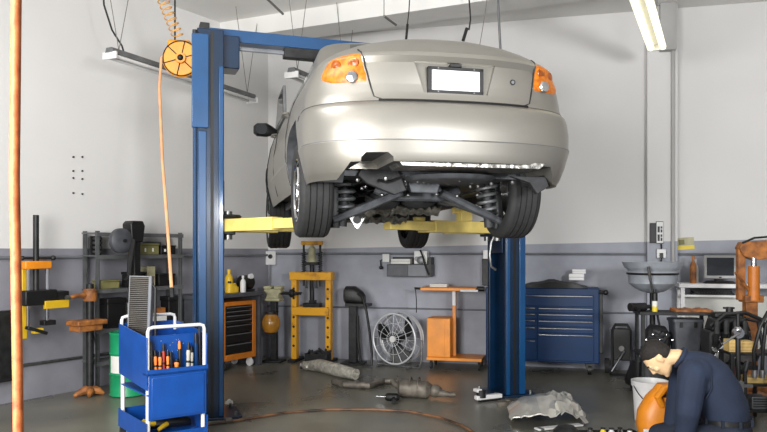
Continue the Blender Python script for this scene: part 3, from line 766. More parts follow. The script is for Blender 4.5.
# green drum
q = CORN+LD*2.68+LN*.60
x, y = q
r = T('oil_drum', 'green steel drum with a white label behind the blue tool cart', 'drum', (x, y, 0), .35)
b = MB().lathe([(.155, .0), (.172, .01), (.172, .02), (.165, .03), (.165, .20), (.173, .213), (.165, .226), (.165, .40), (.173, .413), (.165, .426), (.165, .585), (.173, .60), (.173, .615), (.162, .615), (.162, .605), (0, .605)], seg=40).build('barrel', 'drum_green', r)
lb = MB()
rows = [[Vector((.1685*math.sin(a), -.1685*math.cos(a), z)) for a in [(-1.15+i*.08) for i in range(12)]] for z in (.232, .395)]
vs = [[lb.bm.verts.new(v) for v in rw] for rw in rows]
for i in range(11): lb.bm.faces.new((vs[0][i], vs[0][i+1], vs[1][i+1], vs[1][i]))
lb.build('paper_label', 'paper', r)
MB().cyl((.08, -.06, .605), (.08, -.06, .622), .03, seg=14).build('bung', 'grey_metal', r)

# blue tool cart
CA = math.radians(37); c0 = Vector((-1.60, 4.93))
r = T('tool_cart', 'blue rolling tool cart with white tube handles in the left foreground', 'tool cart', (c0.x, c0.y, 0), CA)
Wc, Dc = .435, .60; ZT = .82
CT = r
def cartpt(x, y, z): return Matrix.Translation((c0.x, c0.y, 0))@Matrix.Rotation(CA, 4, 'Z')@Vector((x, y, z))
for (xx, yy) in ((.02, .03), (Wc-.02, .03), (.02, Dc-.03), (Wc-.02, Dc-.03)):
    l = MB().cyl((xx, yy, .10), (xx, yy, .55), .015, seg=12).build('leg', 'white_paint', CT)
    w = MB().lathe([(.03, -.014), (.047, -.012), (.047, .012), (.03, .014)], (xx, yy, .05), (1, 0, 0), 24).ext(xx-.02, xx+.02, yy-.012, yy+.012, .055, .11).build('caster', 'rubber', l)
# upper body: sides (sloped bottom), back, sunken front panel with tool ledge, lower front panel
for xx, nm in ((0, 'side_panel'), (Wc-.006, 'side_panel')):
    MB().prism([(0, .46), (0, ZT), (Dc, ZT+.05), (Dc, .50)], 'x', xx, xx+.006).build(nm, 'cart_blue', CT, .002)
MB().ext(0, Wc, Dc-.006, Dc, .58, ZT+.05).build('back_panel', 'cart_blue', CT)
MB().ext(.006, Wc-.006, .075, .081, .575, ZT).build('upper_front_panel', 'cart_blue', CT)
rv = MB(); rr = random.Random(5)
for i in range(15): rv.ball((rr.uniform(.06, .3), .074, rr.uniform(.69, .79)), .0035, seg=6)
rv.pieces('hook_hole', 'steel', CT)
MB().ext(.0, Wc, -.012, .078, .56, .573).ext(0, Wc, -.012, -.006, .56, .60).build('tool_ledge', 'cart_blue', CT)
MB().ext(.01, Wc-.01, -.01, -.002, .255, .563).build('lower_front_panel', 'cart_blue', CT, .004)
MB().ext(.03, Wc-.03, -.016, -.010, .27, .545).build('drawer_face', 'cart_blue', CT, .006)
MB().ext(.006, Wc-.006, .01, Dc-.01, .42, .43).build('middle_shelf', 'cart_blue', CT)
MB().ext(0, Wc, 0, Dc, .125, .132).ext(-.004, 0, 0, Dc, .11, .24).ext(Wc, Wc+.004, 0, Dc, .11, .24).ext(0, Wc, -.004, 0, .11, .16).ext(0, Wc, Dc, Dc+.004, .11, .24).build('bottom_tray', 'cart_blue', CT)
MB().ext(.006, Wc-.006, .08, Dc-.006, ZT-.09, ZT-.082).build('top_tray', 'cart_blue', CT)
def hoop(yy, z0, z1, m=.03):
    return MB().tube([(.015, yy, z0), (.015, yy, z1-m), (.022, yy, z1-.008), (.05, yy, z1), (Wc-.05, yy, z1), (Wc-.022, yy, z1-.008), (Wc-.015, yy, z1-m), (Wc-.015, yy, z0)], .012, 10).build('handle', 'white_paint', CT)
hoop(.02, .56, ZT+.065); hoop(Dc-.02, .80, ZT+.10)
# tools standing on the cart ledge
tools = [(.047, 'black', .15, .013, 'thick black handled tool at the left end of the cart ledge'), (.078, 'tool_orange', .105, .012, 'orange screwdriver handle first after the thick black tool'), (.106, 'tool_orange', .10, .011, 'orange and black screwdriver third from the left on the cart ledge'), (.134, 'tool_red', .135, .011, 'red topped screwdriver in the left tool row of the cart'), (.161, 'tool_orange', .10, .010, 'slim orange screwdriver right of the red topped one'), (.189, 'black', .09, .012, 'short black handled tool in the middle of the left row'), (.222, 'tool_orange', .055, .015, 'short stubby orange driver at the right of the left row'), (.252, 'black', .14, .012, 'black driver with orange stripe standing behind the stubby one'), (.305, 'tool_clear', .13, .013, 'clear handled screwdriver leftmost of the right row'), (.337, 'tool_clear', .11, .013, 'clear handled screwdriver beside a blue black tool'), (.369, 'chest_blue', .175, .014, 'tall blue black tool in the right row'), (.398, 'black', .20, .011, 'tallest black tool at the right end of the cart ledge')]
for i, (xx, m, h, rad, lb) in enumerate(tools):
    h *= 1.45; rad *= 1.1
    pz = cartpt(xx, .034+.012*(i % 2), .5735)
    t = T('screwdriver', lb, 'hand tool', pz, CA, 'tools standing on the cart ledge')
    t.rotation_euler = (random.uniform(-.02, .0), random.uniform(-.03, .03), CA)
    MB().lathe([(rad*.7, 0), (rad, .01), (rad*.85, h*.45), (rad*1.05, h*.6), (rad*.9, h*.72)], seg=12).build('grip', m, t)
    MB().lathe([(rad*.8, h*.72), (rad*.9, h*.85), (rad*.5, h)], seg=12).build('cap', 'black' if m != 'black' else ('tool_orange' if i == 7 else 'dark_metal'), t)
    if m.startswith('tool'): MB().lathe([(rad*1.02, h*.25), (rad*1.02, h*.33)], seg=12).build('band', 'black', t)
# radiator leaning on the cart
pz = cartpt(.11, .45, ZT-.074)
r = T('radiator', 'grey finned radiator core standing upright on the blue cart', 'radiator', pz, -.12)
r.rotation_euler = (-.04, .02, -.12)
MB().ext(-.085, .055, -.02, .02, 0, .47).build('core', 'louver', r)
g = MB()
for i in range(33): g.box((-.015, -.022, .012+i*.0142), (.138, .010, .004), (.5, 0, 0))
g.build('fin', 'dark_metal', r)
MB().ext(.055, .08, -.026, .026, -.0, .475).build('side_tank', 'grey_paint', r, .006)
MB().ext(-.092, -.085, -.024, .024, 0, .47).ext(-.092, .08, -.024, .024, .468, .476).build('frame', 'grey_metal', r)
MB().tube([(.07, 0, .42), (.105, -.01, .39), (.11, -.01, .2), (.12, -.01, .02)], .010, 8).build('pipe', 'dark_metal', r)
pz = cartpt(.24, .22, .1325)
r = T('work_glove', 'black and yellow work gloves lying in the bottom tray of the cart', 'gloves', pz, .4)
MB().loft([((-.13, 0, .04), (0, .06, 0), (0, 0, .035)), ((0, 0, .055), (0, .09, 0), (0, 0, .05)), ((.10, .01, .045), (0, .07, 0), (0, 0, .04)), ((.15, .02, .03), (0, .04, 0), (0, 0, .025))], 16).build('palm', 'black', r)
g = MB()
for i in range(4): g.tube([(-.1-.0*i, -.05+i*.03, .05), (-.17, -.06+i*.035, .055), (-.21, -.065+i*.036, .03)], [.018, .016, .013], 8)
g.tube([(-.02, -.07, .05), (-.06, -.11, .04), (-.09, -.13, .025)], [.018, .016, .012], 8)
g.build('finger', 'yellow_plastic', r)

# work bench with the orange drawer cabinet in the left corner
q = CORN+LD*1.66
wb = T('work_bench', 'grey topped work bench along the left wall in the corner', 'work bench', (q.x, q.y, 0), LROT)
Lb = 1.06
MB().ext(0, Lb, -.47, -.02, .855, .90).build('worktop', 'bench_grey', wb, .005)
for xx in (.02, Lb-.05): MB().ext(xx, xx+.045, -.44, -.03, 0, .855).build('leg_panel', 'bench_grey', wb, .004)
MB().ext(.065, Lb-.05, -.045, -.025, .55, .85).build('back_panel', 'bench_grey', wb)
cab = T('drawer_cabinet', 'orange framed cabinet with dark drawers on casters under the corner bench', 'drawer cabinet', (q+LD*-.42+LN*.41).to_3d(), LROT)
Wd, D2 = .57, .36; zb0, zt0 = .11, .80
fr = MB().ext(0, .06, 0, D2, zb0, zt0).ext(Wd-.06, Wd, 0, D2, zb0, zt0).ext(.06, Wd-.06, 0, D2, zt0-.05, zt0).ext(.06, Wd-.06, 0, D2, zb0, zb0+.07).ext(.06, Wd-.06, D2-.02, D2, zb0+.07, zt0-.05)
fr.build('frame', 'cabinet_orange', cab, .006)
hs_ = [.12, .12, .10, .06, .06, .05, .05]; z = zb0+.075
for i, hh in enumerate(hs_):
    hh = hh*(zt0-.05-zb0-.08)/.56
    d = MB().ext(.065, Wd-.065, .005, D2-.03, z+.004, z+hh-.004).build('drawer', 'black', cab, .003)
    MB().ext(.08, Wd-.08, -.012, .006, z+hh-.018, z+hh-.008).build('drawer_handle', 'grey_metal', d)
    z += hh
for xx in (.06, Wd-.06):
    for yy in (.05, D2-.05):
        MB().lathe([(.02, -.012), (.05, -.012), (.05, .012), (.02, .012)], (xx, yy, .05), (1, 0, 0), 20).ext(xx-.018, xx+.018, yy-.02, yy+.02, .05, zb0).build('caster', 'white_plastic' if xx > .3 else 'rubber', cab)
def onbench(a, off, z=.9005): return (q+LD*-a+LN*off).to_3d()+Vector((0, 0, z))
def bottle(name, lbl, loc, r0, h, m, cap='white_plastic', cat='bottle', group=None, rz=0):
    b = T(name, lbl, cat, loc, rz, group)
    MB().lathe([(r0*.9, 0), (r0, .01), (r0, h*.6), (r0*.75, h*.72), (r0*.35, h*.8), (r0*.35, h*.86)], seg=18).build('body', m, b)
    MB().lathe([(r0*.45, h*.86), (r0*.45, h), (r0*.2, h)], seg=14).build('cap', cap, b)
    return b
bottle('oil_bottle', 'tall yellow bottle at the back of the corner bench', Vector((*lp(229, .14), .9005)), .05, .27, 'yellow_plastic', 'yellow_plastic')
r = T('oil_jug', 'low yellow jug on the corner bench in front of the tall yellow bottle', 'jug', Vector((*lp(232, .28), .9005)), LROT)
MB().loft([((0, 0, 0), (.09, 0, 0), (0, .05, 0)), ((0, 0, .06), (.09, 0, 0), (0, .05, 0)), ((-.03, 0, .11), (.04, 0, 0), (0, .035, 0))], 18, 3).build('body', 'yellow_plastic', r)
MB().cyl((-.04, 0, .11), (-.04, 0, .135), .022, seg=12).build('cap', 'dark_metal', r)
MB().tube([(.0, 0, .09), (.05, 0, .10), (.075, 0, .055)], .012, 8).build('handle', 'yellow_plastic', r)
bottle('spray_bottle', 'white bottle on the corner bench beside the black motor', Vector((*lp(243, .37), .9005)), .034, .20, 'white_plastic', 'white_plastic')
r = T('bench_motor', 'black round motor with a white dial on the corner bench', 'motor', onbench(.97, .26), LROT)
MB().ext(-.09, .1, -.06, .06, 0, .03).build('base', 'dark_metal', r, .005)
MB().lathe([(.05, -.1), (.085, -.08), (.09, .06), (.07, .09)], (0, 0, .11), (1, 0, 0), 24).cyl((0, -.08, .11), (0, .0, .11), .06, seg=20).build('housing', 'black', r)
MB().cyl((.0, -.06, .18), (.0, -.10, .19), .032, seg=18).build('dial', 'white_plastic', r)
# vise on a pedestal post in the corner, amber globe beneath
x, y = lp(272, .62) if False else bp(274, .46)
r = T('pedestal_vise', 'beige vise on a dark pedestal in the corner beside the bench', 'vise', (x, y, 0), BROT)
Z = lambda py: zz(py, y)
MB().ext(-.12, .12, -.10, .12, 0, .03).ext(-.04, .04, -.03, .05, .03, Z(301)).build('pedestal', 'dark_metal', r, .008)
MB().ext(-.10, .10, -.08, .08, Z(301), Z(298)).prism([(-.09, Z(298)), (-.07, Z(294)), (-.11, Z(291)), (-.11, Z(289)), (.11, Z(289)), (.12, Z(292)), (.08, Z(294)), (.09, Z(298))], 'y', -.07, .07).build('body', 'beige', r, .012)
MB().ext(-.12, -.02, -.06, .06, Z(289), Z(286)).ext(.02, .12, -.06, .06, Z(289), Z(286)).build('jaw', 'beige', r, .01)
MB().cyl((.1, 0, Z(293)), (.36, 0, Z(293)), .02, seg=10).cyl((.33, -.1, Z(293)), (.33, .1, Z(293)), .01, seg=8).lathe([(.05, .0), (.055, .03), (.04, .05)], (.22, 0, Z(293)), (1, 0, 0), 16).build('screw', 'dark_metal', r)
r2 = T('glass_jar', 'amber glass globe hanging on the dark pedestal under the beige vise', 'jar', (x+.0, y-.24, Z(332)), BROT)
MB().lathe([(.02, 0), (.08, .03), (.11, .09), (.115, .14), (.10, .20), (.07, .235), (.06, .25)], seg=24).build('globe', 'amber_glass', r2)
MB().lathe([(.066, .245), (.066, .275), (.02, .28)], seg=20).ext(-.015, .015, .06, .205, .25, .27).build('lid', 'dark_metal', r2)
# outlet by the corner
x, y = bp(272, .0)
r = T('socket_box', 'white socket box with conduit high in the left corner of the back wall', 'socket box', (x, y, zz(258, y)), BROT)
MB().ext(-.07, .07, -.05, 0, -.09, .09).build('box', 'white_plastic', r, .006)
MB().cyl((0, -.05, .02), (0, -.062, .02), .03, seg=14).build('socket', 'dark_metal', r)
MB().cyl((-.02, -.022, -.09), (-.02, -.022, -.45), .014, seg=8).build('conduit', 'grey_metal', r)
# dark box on the wall at the far left edge
x, y = lp(-15, .037)
r = T('wall_box', 'dark flat box hung on the left wall at the photo edge', 'wall box', (x, y, 0), LROT)
MB().ext(-.5, .24, -.09, 0, .22, .86).build('body', 'dark_metal', r, .01)
MB().ext(-.46, .21, -.096, -.088, .26, .82).build('door', 'dark_metal', r, .004)
# ---------------------------------------------------------------- along the back wall
def put(name, label, cat, px, off, group=None, z=0, rz=0):
    x, y = bp(px, off); return T(name, label, cat, (x, y, z), BROT+rz, group), y
# hydraulic press
r, y = put('hydraulic_press', 'yellow upright hydraulic press with bottle jack against the back wall', 'press', 312, .32)
Z = lambda py: zz(py, y); k = y/F
hwp = 18*k
for s in (-1, 1):
    l = MB().ext(s*hwp-.035, s*hwp+.035, -.05, .05, .03, Z(273)).build('upright', 'press_yellow', r, .006)
    h = MB()
    for i in range(7): h.cyl((s*hwp, -.049, .2+i*.12), (s*hwp, -.053, .2+i*.12), .016, seg=10)
    h.pieces('peg_hole', 'black', l)
    MB().ext(s*hwp-.05, s*hwp+.05, -.14, .20, 0, .035).build('foot', 'dark_metal', r, .004)
MB().ext(-hwp-.05, hwp+.05, -.075, .075, Z(280), Z(272)).build('top_beam', 'press_yellow', r, .008)
MB().ext(-hwp-.02, hwp+.02, -.085, -.05, Z(315), Z(307)).ext(-hwp-.02, hwp+.02, .05, .085, Z(315), Z(307)).build('bed_beam', 'press_yellow', r, .006)
MB().ext(-.10, .12, -.06, .06, Z(307), Z(303)).ext(-.03, .05, -.04, .04, Z(303), Z(300)).build('bed_block', 'dark_metal', r, .006)
for s in (-1, 1):
    MB().cyl((s*.11, 0, Z(286)), (s*.11, 0, Z(243)), .014, seg=10).build('spring_rod', 'dark_metal', r)
    MB().helix((s*.11, 0, Z(272)), (s*.11, 0, Z(252)), .026, 9, .006, 5, 10).build('return_spring', 'dark_metal', r)
MB().ext(-.14, .14, -.03, .03, Z(245), Z(241)).build('yoke', 'press_yellow', r, .008)
j = MB().lathe([(.06, Z(262)), (.06, Z(258)), (.045, Z(256)), (.045, Z(248)), (.02, Z(246)), (.02, Z(243))], seg=18).build('bottle_jack', 'beige', r)
MB().ext(-.09, .09, -.05, .05, Z(265), Z(262)).build('jack_plate', 'dark_metal', r, .004)
MB().cyl((0, 0, Z(300)), (0, 0, Z(265)), .03, seg=14).build('ram', 'dark_metal', r)
for x_ in (-.05, .04, .08): MB().cyl((x_, -.06, Z(288)), (x_, -.06, Z(280)), .016, .006, seg=8).build('press_pin', 'dark_metal', r)
# box of parts in front of press
r, y = put('parts_tray', 'dark open tray of scrap parts on the floor under the press', 'tray', 318, .57)
MB().ext(-.14, .14, -.09, .09, 0, .01).ext(-.14, .14, -.09, -.08, 0, .15).ext(-.14, .14, .08, .09, 0, .15).ext(-.14, -.13, -.08, .08, 0, .15).ext(.13, .14, -.08, .08, 0, .15).build('tray', 'dark_metal', r)
rr = random.Random(11); g = MB()
for i in range(14):
    a = rr.uniform(0, 6.3); c = Vector((rr.uniform(-.09, .09), rr.uniform(-.04, .04), rr.uniform(.1, .15))); d = Vector((math.cos(a)*.07, math.sin(a)*.03, rr.uniform(.0, .07)))
    g.tube([c-d*.6, c+Vector((0, 0, .02)), c+d], [.016, .02, .012], 7)
tag(g.build('scrap', 'under_dark', r), kind='stuff')
# pedestal with black head and hose
r, y = put('pump_stand', 'dark square post carrying a black machine head with a drooping hose', 'pump stand', 353.5, .34)
Z = lambda py: zz(py, y)
MB().ext(-.14, .14, -.12, .12, 0, .02).build('foot', 'dark_metal', r, .004)
MB().ext(-.05, .05, -.05, .05, .02, Z(304)).build('post', 'dark_metal', r, .006)
MB().loft([((-.11, 0, Z(295)), (0, .07, 0), (0, 0, .08)), ((-.09, 0, Z(295)), (0, .09, 0), (0, 0, .11)), ((.02, 0, Z(295)), (0, .09, 0), (0, 0, .11)), ((.12, 0, Z(298)), (0, .06, 0), (0, 0, .08)), ((.15, 0, Z(299)), (0, .04, 0), (0, 0, .05))], 20, 3).build('head', 'black', r)
MB().ext(-.08, .22, -.10, .08, Z(306), Z(303)).build('shelf', 'dark_metal', r, .003)
MB().tube([(.08, -.08, Z(293)), (.15, -.11, Z(296)), (.20, -.12, Z(310)), (.24, -.12, Z(330)), (.27, -.12, Z(352)), (.27, -.14, .02), (.20, -.18, .016), (.14, -.16, .05), (.10, -.13, .3), (.08, -.08, .6)], .016, 8).build('hose', 'black', r)
# drum fan
r, y = put('floor_fan', 'round drum floor fan with dark blades and wire cage at the back wall', 'fan', 398, .44, rz=-.35)
R = .30; zc = .345
fr = T  # keep helper name
cage = MB()
for yy in (-.09, .09):
    for rad in (R, R*.62, R*.28): cage.torus((0, yy-(R-rad)*.12*(1 if yy < 0 else -1), zc), (0, 1, 0), rad, .003 if rad < R else .010, 40, 5)
    for i in range(16):
        a = 2*PI*i/16; s = 1 if yy < 0 else -1
        cage.cyl((.05*math.cos(a), yy-s*.03, zc+.05*math.sin(a)), (R*math.cos(a), yy, zc+R*math.sin(a)), .0025, seg=4)
cage.build('cage', 'cage_grey', r)
MB().lathe([(R+.002, .03), (R+.008, .04), (R+.008, .08), (R+.002, .09), (R-.002, .09), (R-.002, .03)], (0, 0, zc), (0, 1, 0), 44, False).build('drum', 'cage_grey', r)
bl = MB()
for i in range(3):
    a0 = 2*PI*i/3+.5; rows = []
    for t in range(7):
        rad = .05+t*.04; w = .16+.40*math.sin(PI*t/6*.8); 
        rows.append([Vector((rad*math.cos(a0+u*w+.05*t), -.02+.06*u+dy, zc+rad*math.sin(a0+u*w+.05*t))) for u, dy in ((-.9, 0), (0, 0), (.9, 0), (.9, .006), (0, .006), (-.9, .006))])
    bl.rings(rows)
    if i < 2:
        bl.build('blade', 'dark_metal', r); bl = MB()
bl.build('blade', 'dark_metal', r)
MB().cyl((0, -.125, zc), (0, -.10, zc), .04, seg=20).build('hub', 'white_plastic', r)
MB().cyl((0, -.10, zc), (0, .09, zc), .05, seg=16).build('motor', 'dark_metal', r)
MB().tube([(-.33, 0, zc), (-.33, 0, .1), (-.30, 0, .012), (.30, 0, .012), (.33, 0, .1), (.33, 0, zc)], .012, 8).tube([(-.2, -.16, .012), (-.2, .16, .012)], .012, 8).tube([(.2, -.16, .012), (.2, .16, .012)], .012, 8).build('stand', 'grey_metal', r)
# wall cabinets (grey bin) with things
r, y = put('wall_shelf_box', 'grey open wall box below the hanging front wheel', 'wall shelf', 411, .003)
Z = lambda py: zz(py, y); k = y/F; ox = lambda px: (px-411)*k
MB().ext(ox(390), ox(435), -.20, 0, Z(276), Z(264)).build('body', 'bench_grey', r, .004)
MB().ext(ox(391), ox(411), -.205, -.19, Z(275.5), Z(264.5)).build('left_door', 'bench_grey', r, .003)
MB().ext(ox(411.4), ox(430), -.205, -.19, Z(275.5), Z(264.5)).build('right_door', 'grey_paint', r, .003)
MB().ext(ox(432), ox(434.5), -.22, -.0, Z(276), Z(257)).build('side_bar', 'black', r)
MB().ext(ox(392.5), ox(434), -.02, 0, Z(264), Z(257)).build('back_rail', 'dark_metal', r)
MB().tube([(ox(424), -.22, Z(250)), (ox(427), -.225, Z(257)), (ox(430), -.225, Z(268)), (ox(433), -.23, Z(274))], .012, 6).build('strap', 'black', r)
def wallthing(name, lbl, cat, px0, px1, py0, py1, off, dep, m, z=True):
    x0, y0 = bp(px0, off); x1, y1 = bp(px1, off)
    r = T(name, lbl, cat, (x0, y0, zz(py1, y0)), BROT); w = math.hypot(x1-x0, y1-y0)
    return r, w, zz(py0, y0)-zz(py1, y0)
q, w, h = wallthing('paper_roll_box', 'long white carton lying on the grey wall box', 'carton', 391, 410, 259, 264, .19, .1, 'paper')
MB().ext(0, w, 0, .16, .001, h).build('carton', 'paper', q, .004); MB().ext(.0, w, -.001, .001, h*.55, h*.6).build('flap', 'grey_paint', q)
q, w, h = wallthing('white_box', 'white square box with grey knobs standing on the right of the grey wall box', 'box', 414, 427, 251, 264, .18, .1, 'white_plastic')
MB().ext(0, w, 0, .14, .001, h).build('box', 'white_plastic', q, .006)
MB().lathe([(.05, 0), (.05, .03), (.03, .04)], (w*.55, 0, h*.3), (0, -1, 0), 18).lathe([(.03, 0), (.03, .03)], (w*.25, 0, h*.4), (0, -1, 0), 14).build('knob', 'grey_metal', q)
q, w, h = wallthing('socket_box', 'white socket box left of the grey wall box with a dangling plug', 'socket box', 383.5, 390.5, 254, 262, .003, .06, 'white_plastic')
MB().ext(0, w, -.06, 0, 0, h).build('box', 'white_plastic', q, .005)
MB().tube([(0, -.04, h*.3), (-.03, -.05, .02), (-.02, -.05, -.05)], .008, 6).ball((-.02, -.05, -.07), .025).build('plug', 'black', q)
# orange cart
r, y = put('service_cart', 'orange tall service cart with top board and orange side box', 'cart', 451, .26)
Z = lambda py: zz(py, y); k = y/F; ox = lambda px: (px-451)*k
MB().ext(ox(423), ox(478), -.20, .14, Z(290), Z(287)).build('top_board', 'orange_paint', r, .006)
MB().cyl((ox(478), -.1, Z(288)), (ox(485), -.1, Z(288)), .03, seg=12).build('board_grip', 'black', r)
MB().ext(ox(463), ox(480), -.22, -.19, Z(290.5), Z(288.5)).build('rail', 'white_plastic', r)
po = MB().ext(ox(453), ox(456.5), -.05, .0, .12, Z(290)).build('post', 'orange_paint', r, .004)
MB().ext(ox(453.1), ox(456.2), -.055, -.048, Z(305), Z(290.5)).build('post_label', 'white_plastic', po)
bx = MB().ext(ox(430), ox(453), -.22, .10, Z(355), Z(317)).build('side_box', 'orange_paint', r, .006)
MB().ext(ox(431), ox(448), -.226, -.218, Z(354), Z(318)).build('box_door', 'orange_paint', bx, .003)
MB().ext(ox(430), ox(484), -.24, .14, Z(358), Z(355)).build('base', 'orange_paint', r, .004)
for xx in (ox(434), ox(481)):
    for yy in (-.2, .1): 
        zb_ = Z(358); MB().lathe([(.01, -.012), (zb_*.45, -.012), (zb_*.45, .012), (.01, .012)], (xx, yy, zb_*.45), (1, 0, 0), 18).ext(xx-.014, xx+.014, yy-.014, yy+.014, zb_*.45, zb_).build('caster', 'rubber', r)
MB().tube([(ox(417), -.18, Z(287)), (ox(418), -.19, Z(289)), (ox(419), -.19, Z(300)), (ox(419), -.19, Z(312))], .006, 6).cyl((ox(417), -.18, Z(288)), (ox(424), -.18, Z(288)), .014, seg=8).build('cable', 'dark_metal', r)
x, y = bp(433, .32)
q = T('flat_carton', 'pale flat carton on top of the orange cart', 'carton', (x, y, zz(286.9, y)), BROT); MB().ext(-.04, .17, 0, .14, 0, .035).build('carton', 'paper', q, .003); MB().ext(-.04, .17, -.001, .001, .02, .024).build('flap', 'grey_paint', q)
# blue tool chest
r, y = put('tool_chest', 'wide blue tool chest with chrome drawer pulls behind the right lift post', 'tool chest', 543, .52)
Z = lambda py: zz(py, y); k = y/F; ox = lambda px: (px-543)*k
ztop = Z(288); zbot = Z(362)
MB().ext(ox(486), ox(597), .0, .44, zbot, ztop).build('body', 'chest_blue', r, .008)
def drawers(x0, x1, rows):
    for a, b in rows:
        d = MB().ext(ox(x0), ox(x1), -.012, .02, Z(b), Z(a)).build('drawer', 'chest_blue', r, .005)
        MB().ext(ox(x0)+.015, ox(x1)-.015, -.024, -.010, Z(a)-.022, Z(a)-.010).build('drawer_pull', 'chrome', d, .003)
drawers(521, 592, [(294.5, 306)])
drawers(521, 536.5, [(307, 312.5), (313.2, 319), (319.7, 326), (326.7, 339), (340, 360)])
drawers(537.5, 592, [(307, 312.5), (313.2, 319), (319.7, 326), (326.7, 332.5), (333.2, 360)])
drawers(487, 505, [(294.5, 306), (307, 312.5), (313.2, 319), (319.7, 326), (326.7, 339), (340, 360)])
MB().ext(ox(597), ox(600.5), .02, .40, Z(352), Z(291)).build('side_tray', 'dark_metal', r, .004)
MB().cyl((ox(597), .0, Z(291.5)), (ox(603), -.02, Z(291.5)), .022, seg=10).ball((ox(603), -.02, Z(291.5)), .03).build('side_handle', 'black', r)
for px in (491, 588):
    for yy in (.08, .36): 
        MB().lathe([(.01, -.02), (.06, -.02), (.06, .02), (.01, .02)], (ox(px), yy, .06), (1, 0, 0), 20).ext(ox(px)-.04, ox(px)+.04, yy-.04, yy+.04, .06, zbot).build('caster', 'black', r)
MB().prism([(ox(524), zbot), (ox(524), zbot-.035), (ox(577), zbot-.035), (ox(577), zbot)], 'y', .30, .32).build('lit_gap_strip', 'grey_paint', r)  # grey strip standing in for the lit wall base showing under the chest
x, y2 = bp(556, .50)
q = T('cover_cloth', 'black cloth heaped on top of the blue tool chest', 'cloth', (x, y2+.14, ztop+.002), BROT)
rows = []
for i in range(13):
    u = i/12; xx = -.36+.74*u; hgt = .015+.075*math.sin(PI*min(1, u*1.05))**.8*(1+.15*math.sin(u*17))
    rows.append([Vector((xx, -.19+.02*math.sin(u*9), 0)), Vector((xx, -.17, hgt*.7)), Vector((xx, -.08, hgt)), Vector((xx, .1, hgt*.9)), Vector((xx, .20, .012)), Vector((xx, .21, 0))])
MB().rings(rows).build('cloth', 'black', q)
x, y3 = bp(574, .25)
for i, (dx, zz0, w, h, lb) in enumerate(((0, .083, .17, .075, 'white carton lying on the black cloth of the tool chest, lower of two'), (.04, .159, .15, .05, 'small white carton stacked upon the other on the black cloth'))):
    q = T('carton', lb, 'carton', (x+dx-.06, y3, ztop+zz0), BROT, 'white cartons on the tool chest')
    MB().ext(0, w, -.06, .06, 0, h).build('box', 'white_plastic', q, .004)
    MB().ext(0, w, -.0615, -.0595, h*.45, h*.5).build('seam', 'grey_paint', q)
# dark box on wall behind the right column, small
q, w, h = wallthing('wall_controller', 'dark narrow box with white head on the wall left of the right lift post', 'control box', 483, 491, 250, 285, .003, .1, 'dark_metal')
MB().ext(0, w, -.10, 0, 0, h*.75).build('body', 'dark_metal', q, .006); MB().ext(.01, w-.01, -.09, 0, h*.75, h).build('head', 'white_plastic', q, .006)
# cords and rods hanging from ceiling behind the car
def hang(lbl, pts, r, m, thick=None, cat='cable', name='ceiling_cable'):
    o = T(name, lbl, cat, pts[0])
    b = Vector(pts[0])
    MB().tube([Vector(p)-b for p in pts], r, 7).build('wire', m, o)
    if thick: MB().tube([Vector(p)-b for p in thick], r*2.1, 8).build('plug_end', 'black', o)
    return o
Yc = 7.4
up = lambda px, Y: Vector(((px-CX)*Y/F, Y, CEIL-.003))
hang('thin dark cord with a black end hanging left above the trunk lid', [up(411, Yc), at(409, 10, Yc), at(407.5, 24, Yc)], .006, 'black', [at(407.5, 24, Yc), at(406, 41, Yc)])
hang('curved dark cord with a black end hanging right above the trunk lid', [up(467, Yc), at(470, 10, Yc), at(470.5, 20, Yc), at(469, 30, Yc)], .008, 'dark_metal', [at(467, 28, Yc), at(463, 41, Yc)])
hang('grey thick rod hanging from the ceiling right of the curved cord', [up(497, Yc), at(499, 20, Yc), at(501, 60, Yc)], .013, 'grey_metal', None, 'rod', 'ceiling_rod')
hang('thin slanted wire hanging between the curved cord and the grey rod', [up(490, Yc), at(485, 15, Yc), at(478, 55, Yc)], .004, 'cable_grey', None, 'wire', 'ceiling_wire')
# short dark rods hung below the ceiling
for (a, b, lb) in (((262, -6), (283, 14), 'short dark rod under the ceiling above the lift beam'), ((384, 16), (396, 25), 'short dark rod hanging under the girder above the trunk lid')):
    p, q = at(a[0], a[1], 7.0), at(b[0], b[1], 7.4)
    o = T('dark_stub', lb, 'pipe', p); MB().cyl((0, 0, 0), q-p, .012, seg=8).build('pipe', 'cable_grey', o)
    MB().cyl((0, 0, 0), (0, 0, CEIL-p.z-.003), .005, seg=6).build('hanger', 'cable_grey', o)
# ---------------------------------------------------------------- right side
def pilpt(px, off): return bp(px, .143+off)
x, y = pilpt(656, 0)
r = T('wall_gauge', 'black and white control panel on the white wall column', 'control panel', (x, y, zz(243, y)), BROT)
k = y/F
MB().ext(-6*k, 0, -.03, 0, 0, 20*k).build('black_panel', 'black', r, .004)
w_ = MB().ext(.2*k, 6.5*k, -.03, 0, 0, 21*k).build('white_panel', 'white_plastic', r, .003)
MB().ext(0, 6.7*k, -.026, 0, -.006, 21*k+.006).build('panel_frame', 'dark_metal', r)
g = MB()
for a, b in ((2, 8.5), (10.5, 16.5)):
    g.ext(1.2*k, 3.2*k, -.034, -.028, a*k, b*k).ext(4*k, 5.6*k, -.034, -.028, a*k, (a+b)/2*k).ext(4*k, 5.6*k, -.034, -.028, (a+b)/2*k+.01, b*k)
g.pieces('switch', 'dark_metal', w_)
x, y = pilpt(661, 0)
r = T('socket_box', 'grey socket box with black plugs on the column beneath the control panel', 'socket box', (x, y, zz(258, y)), BROT)
MB().ext(-4.5*k, 4.5*k, -.04, 0, 0, 9*k).build('box', 'monitor_silver', r, .004)
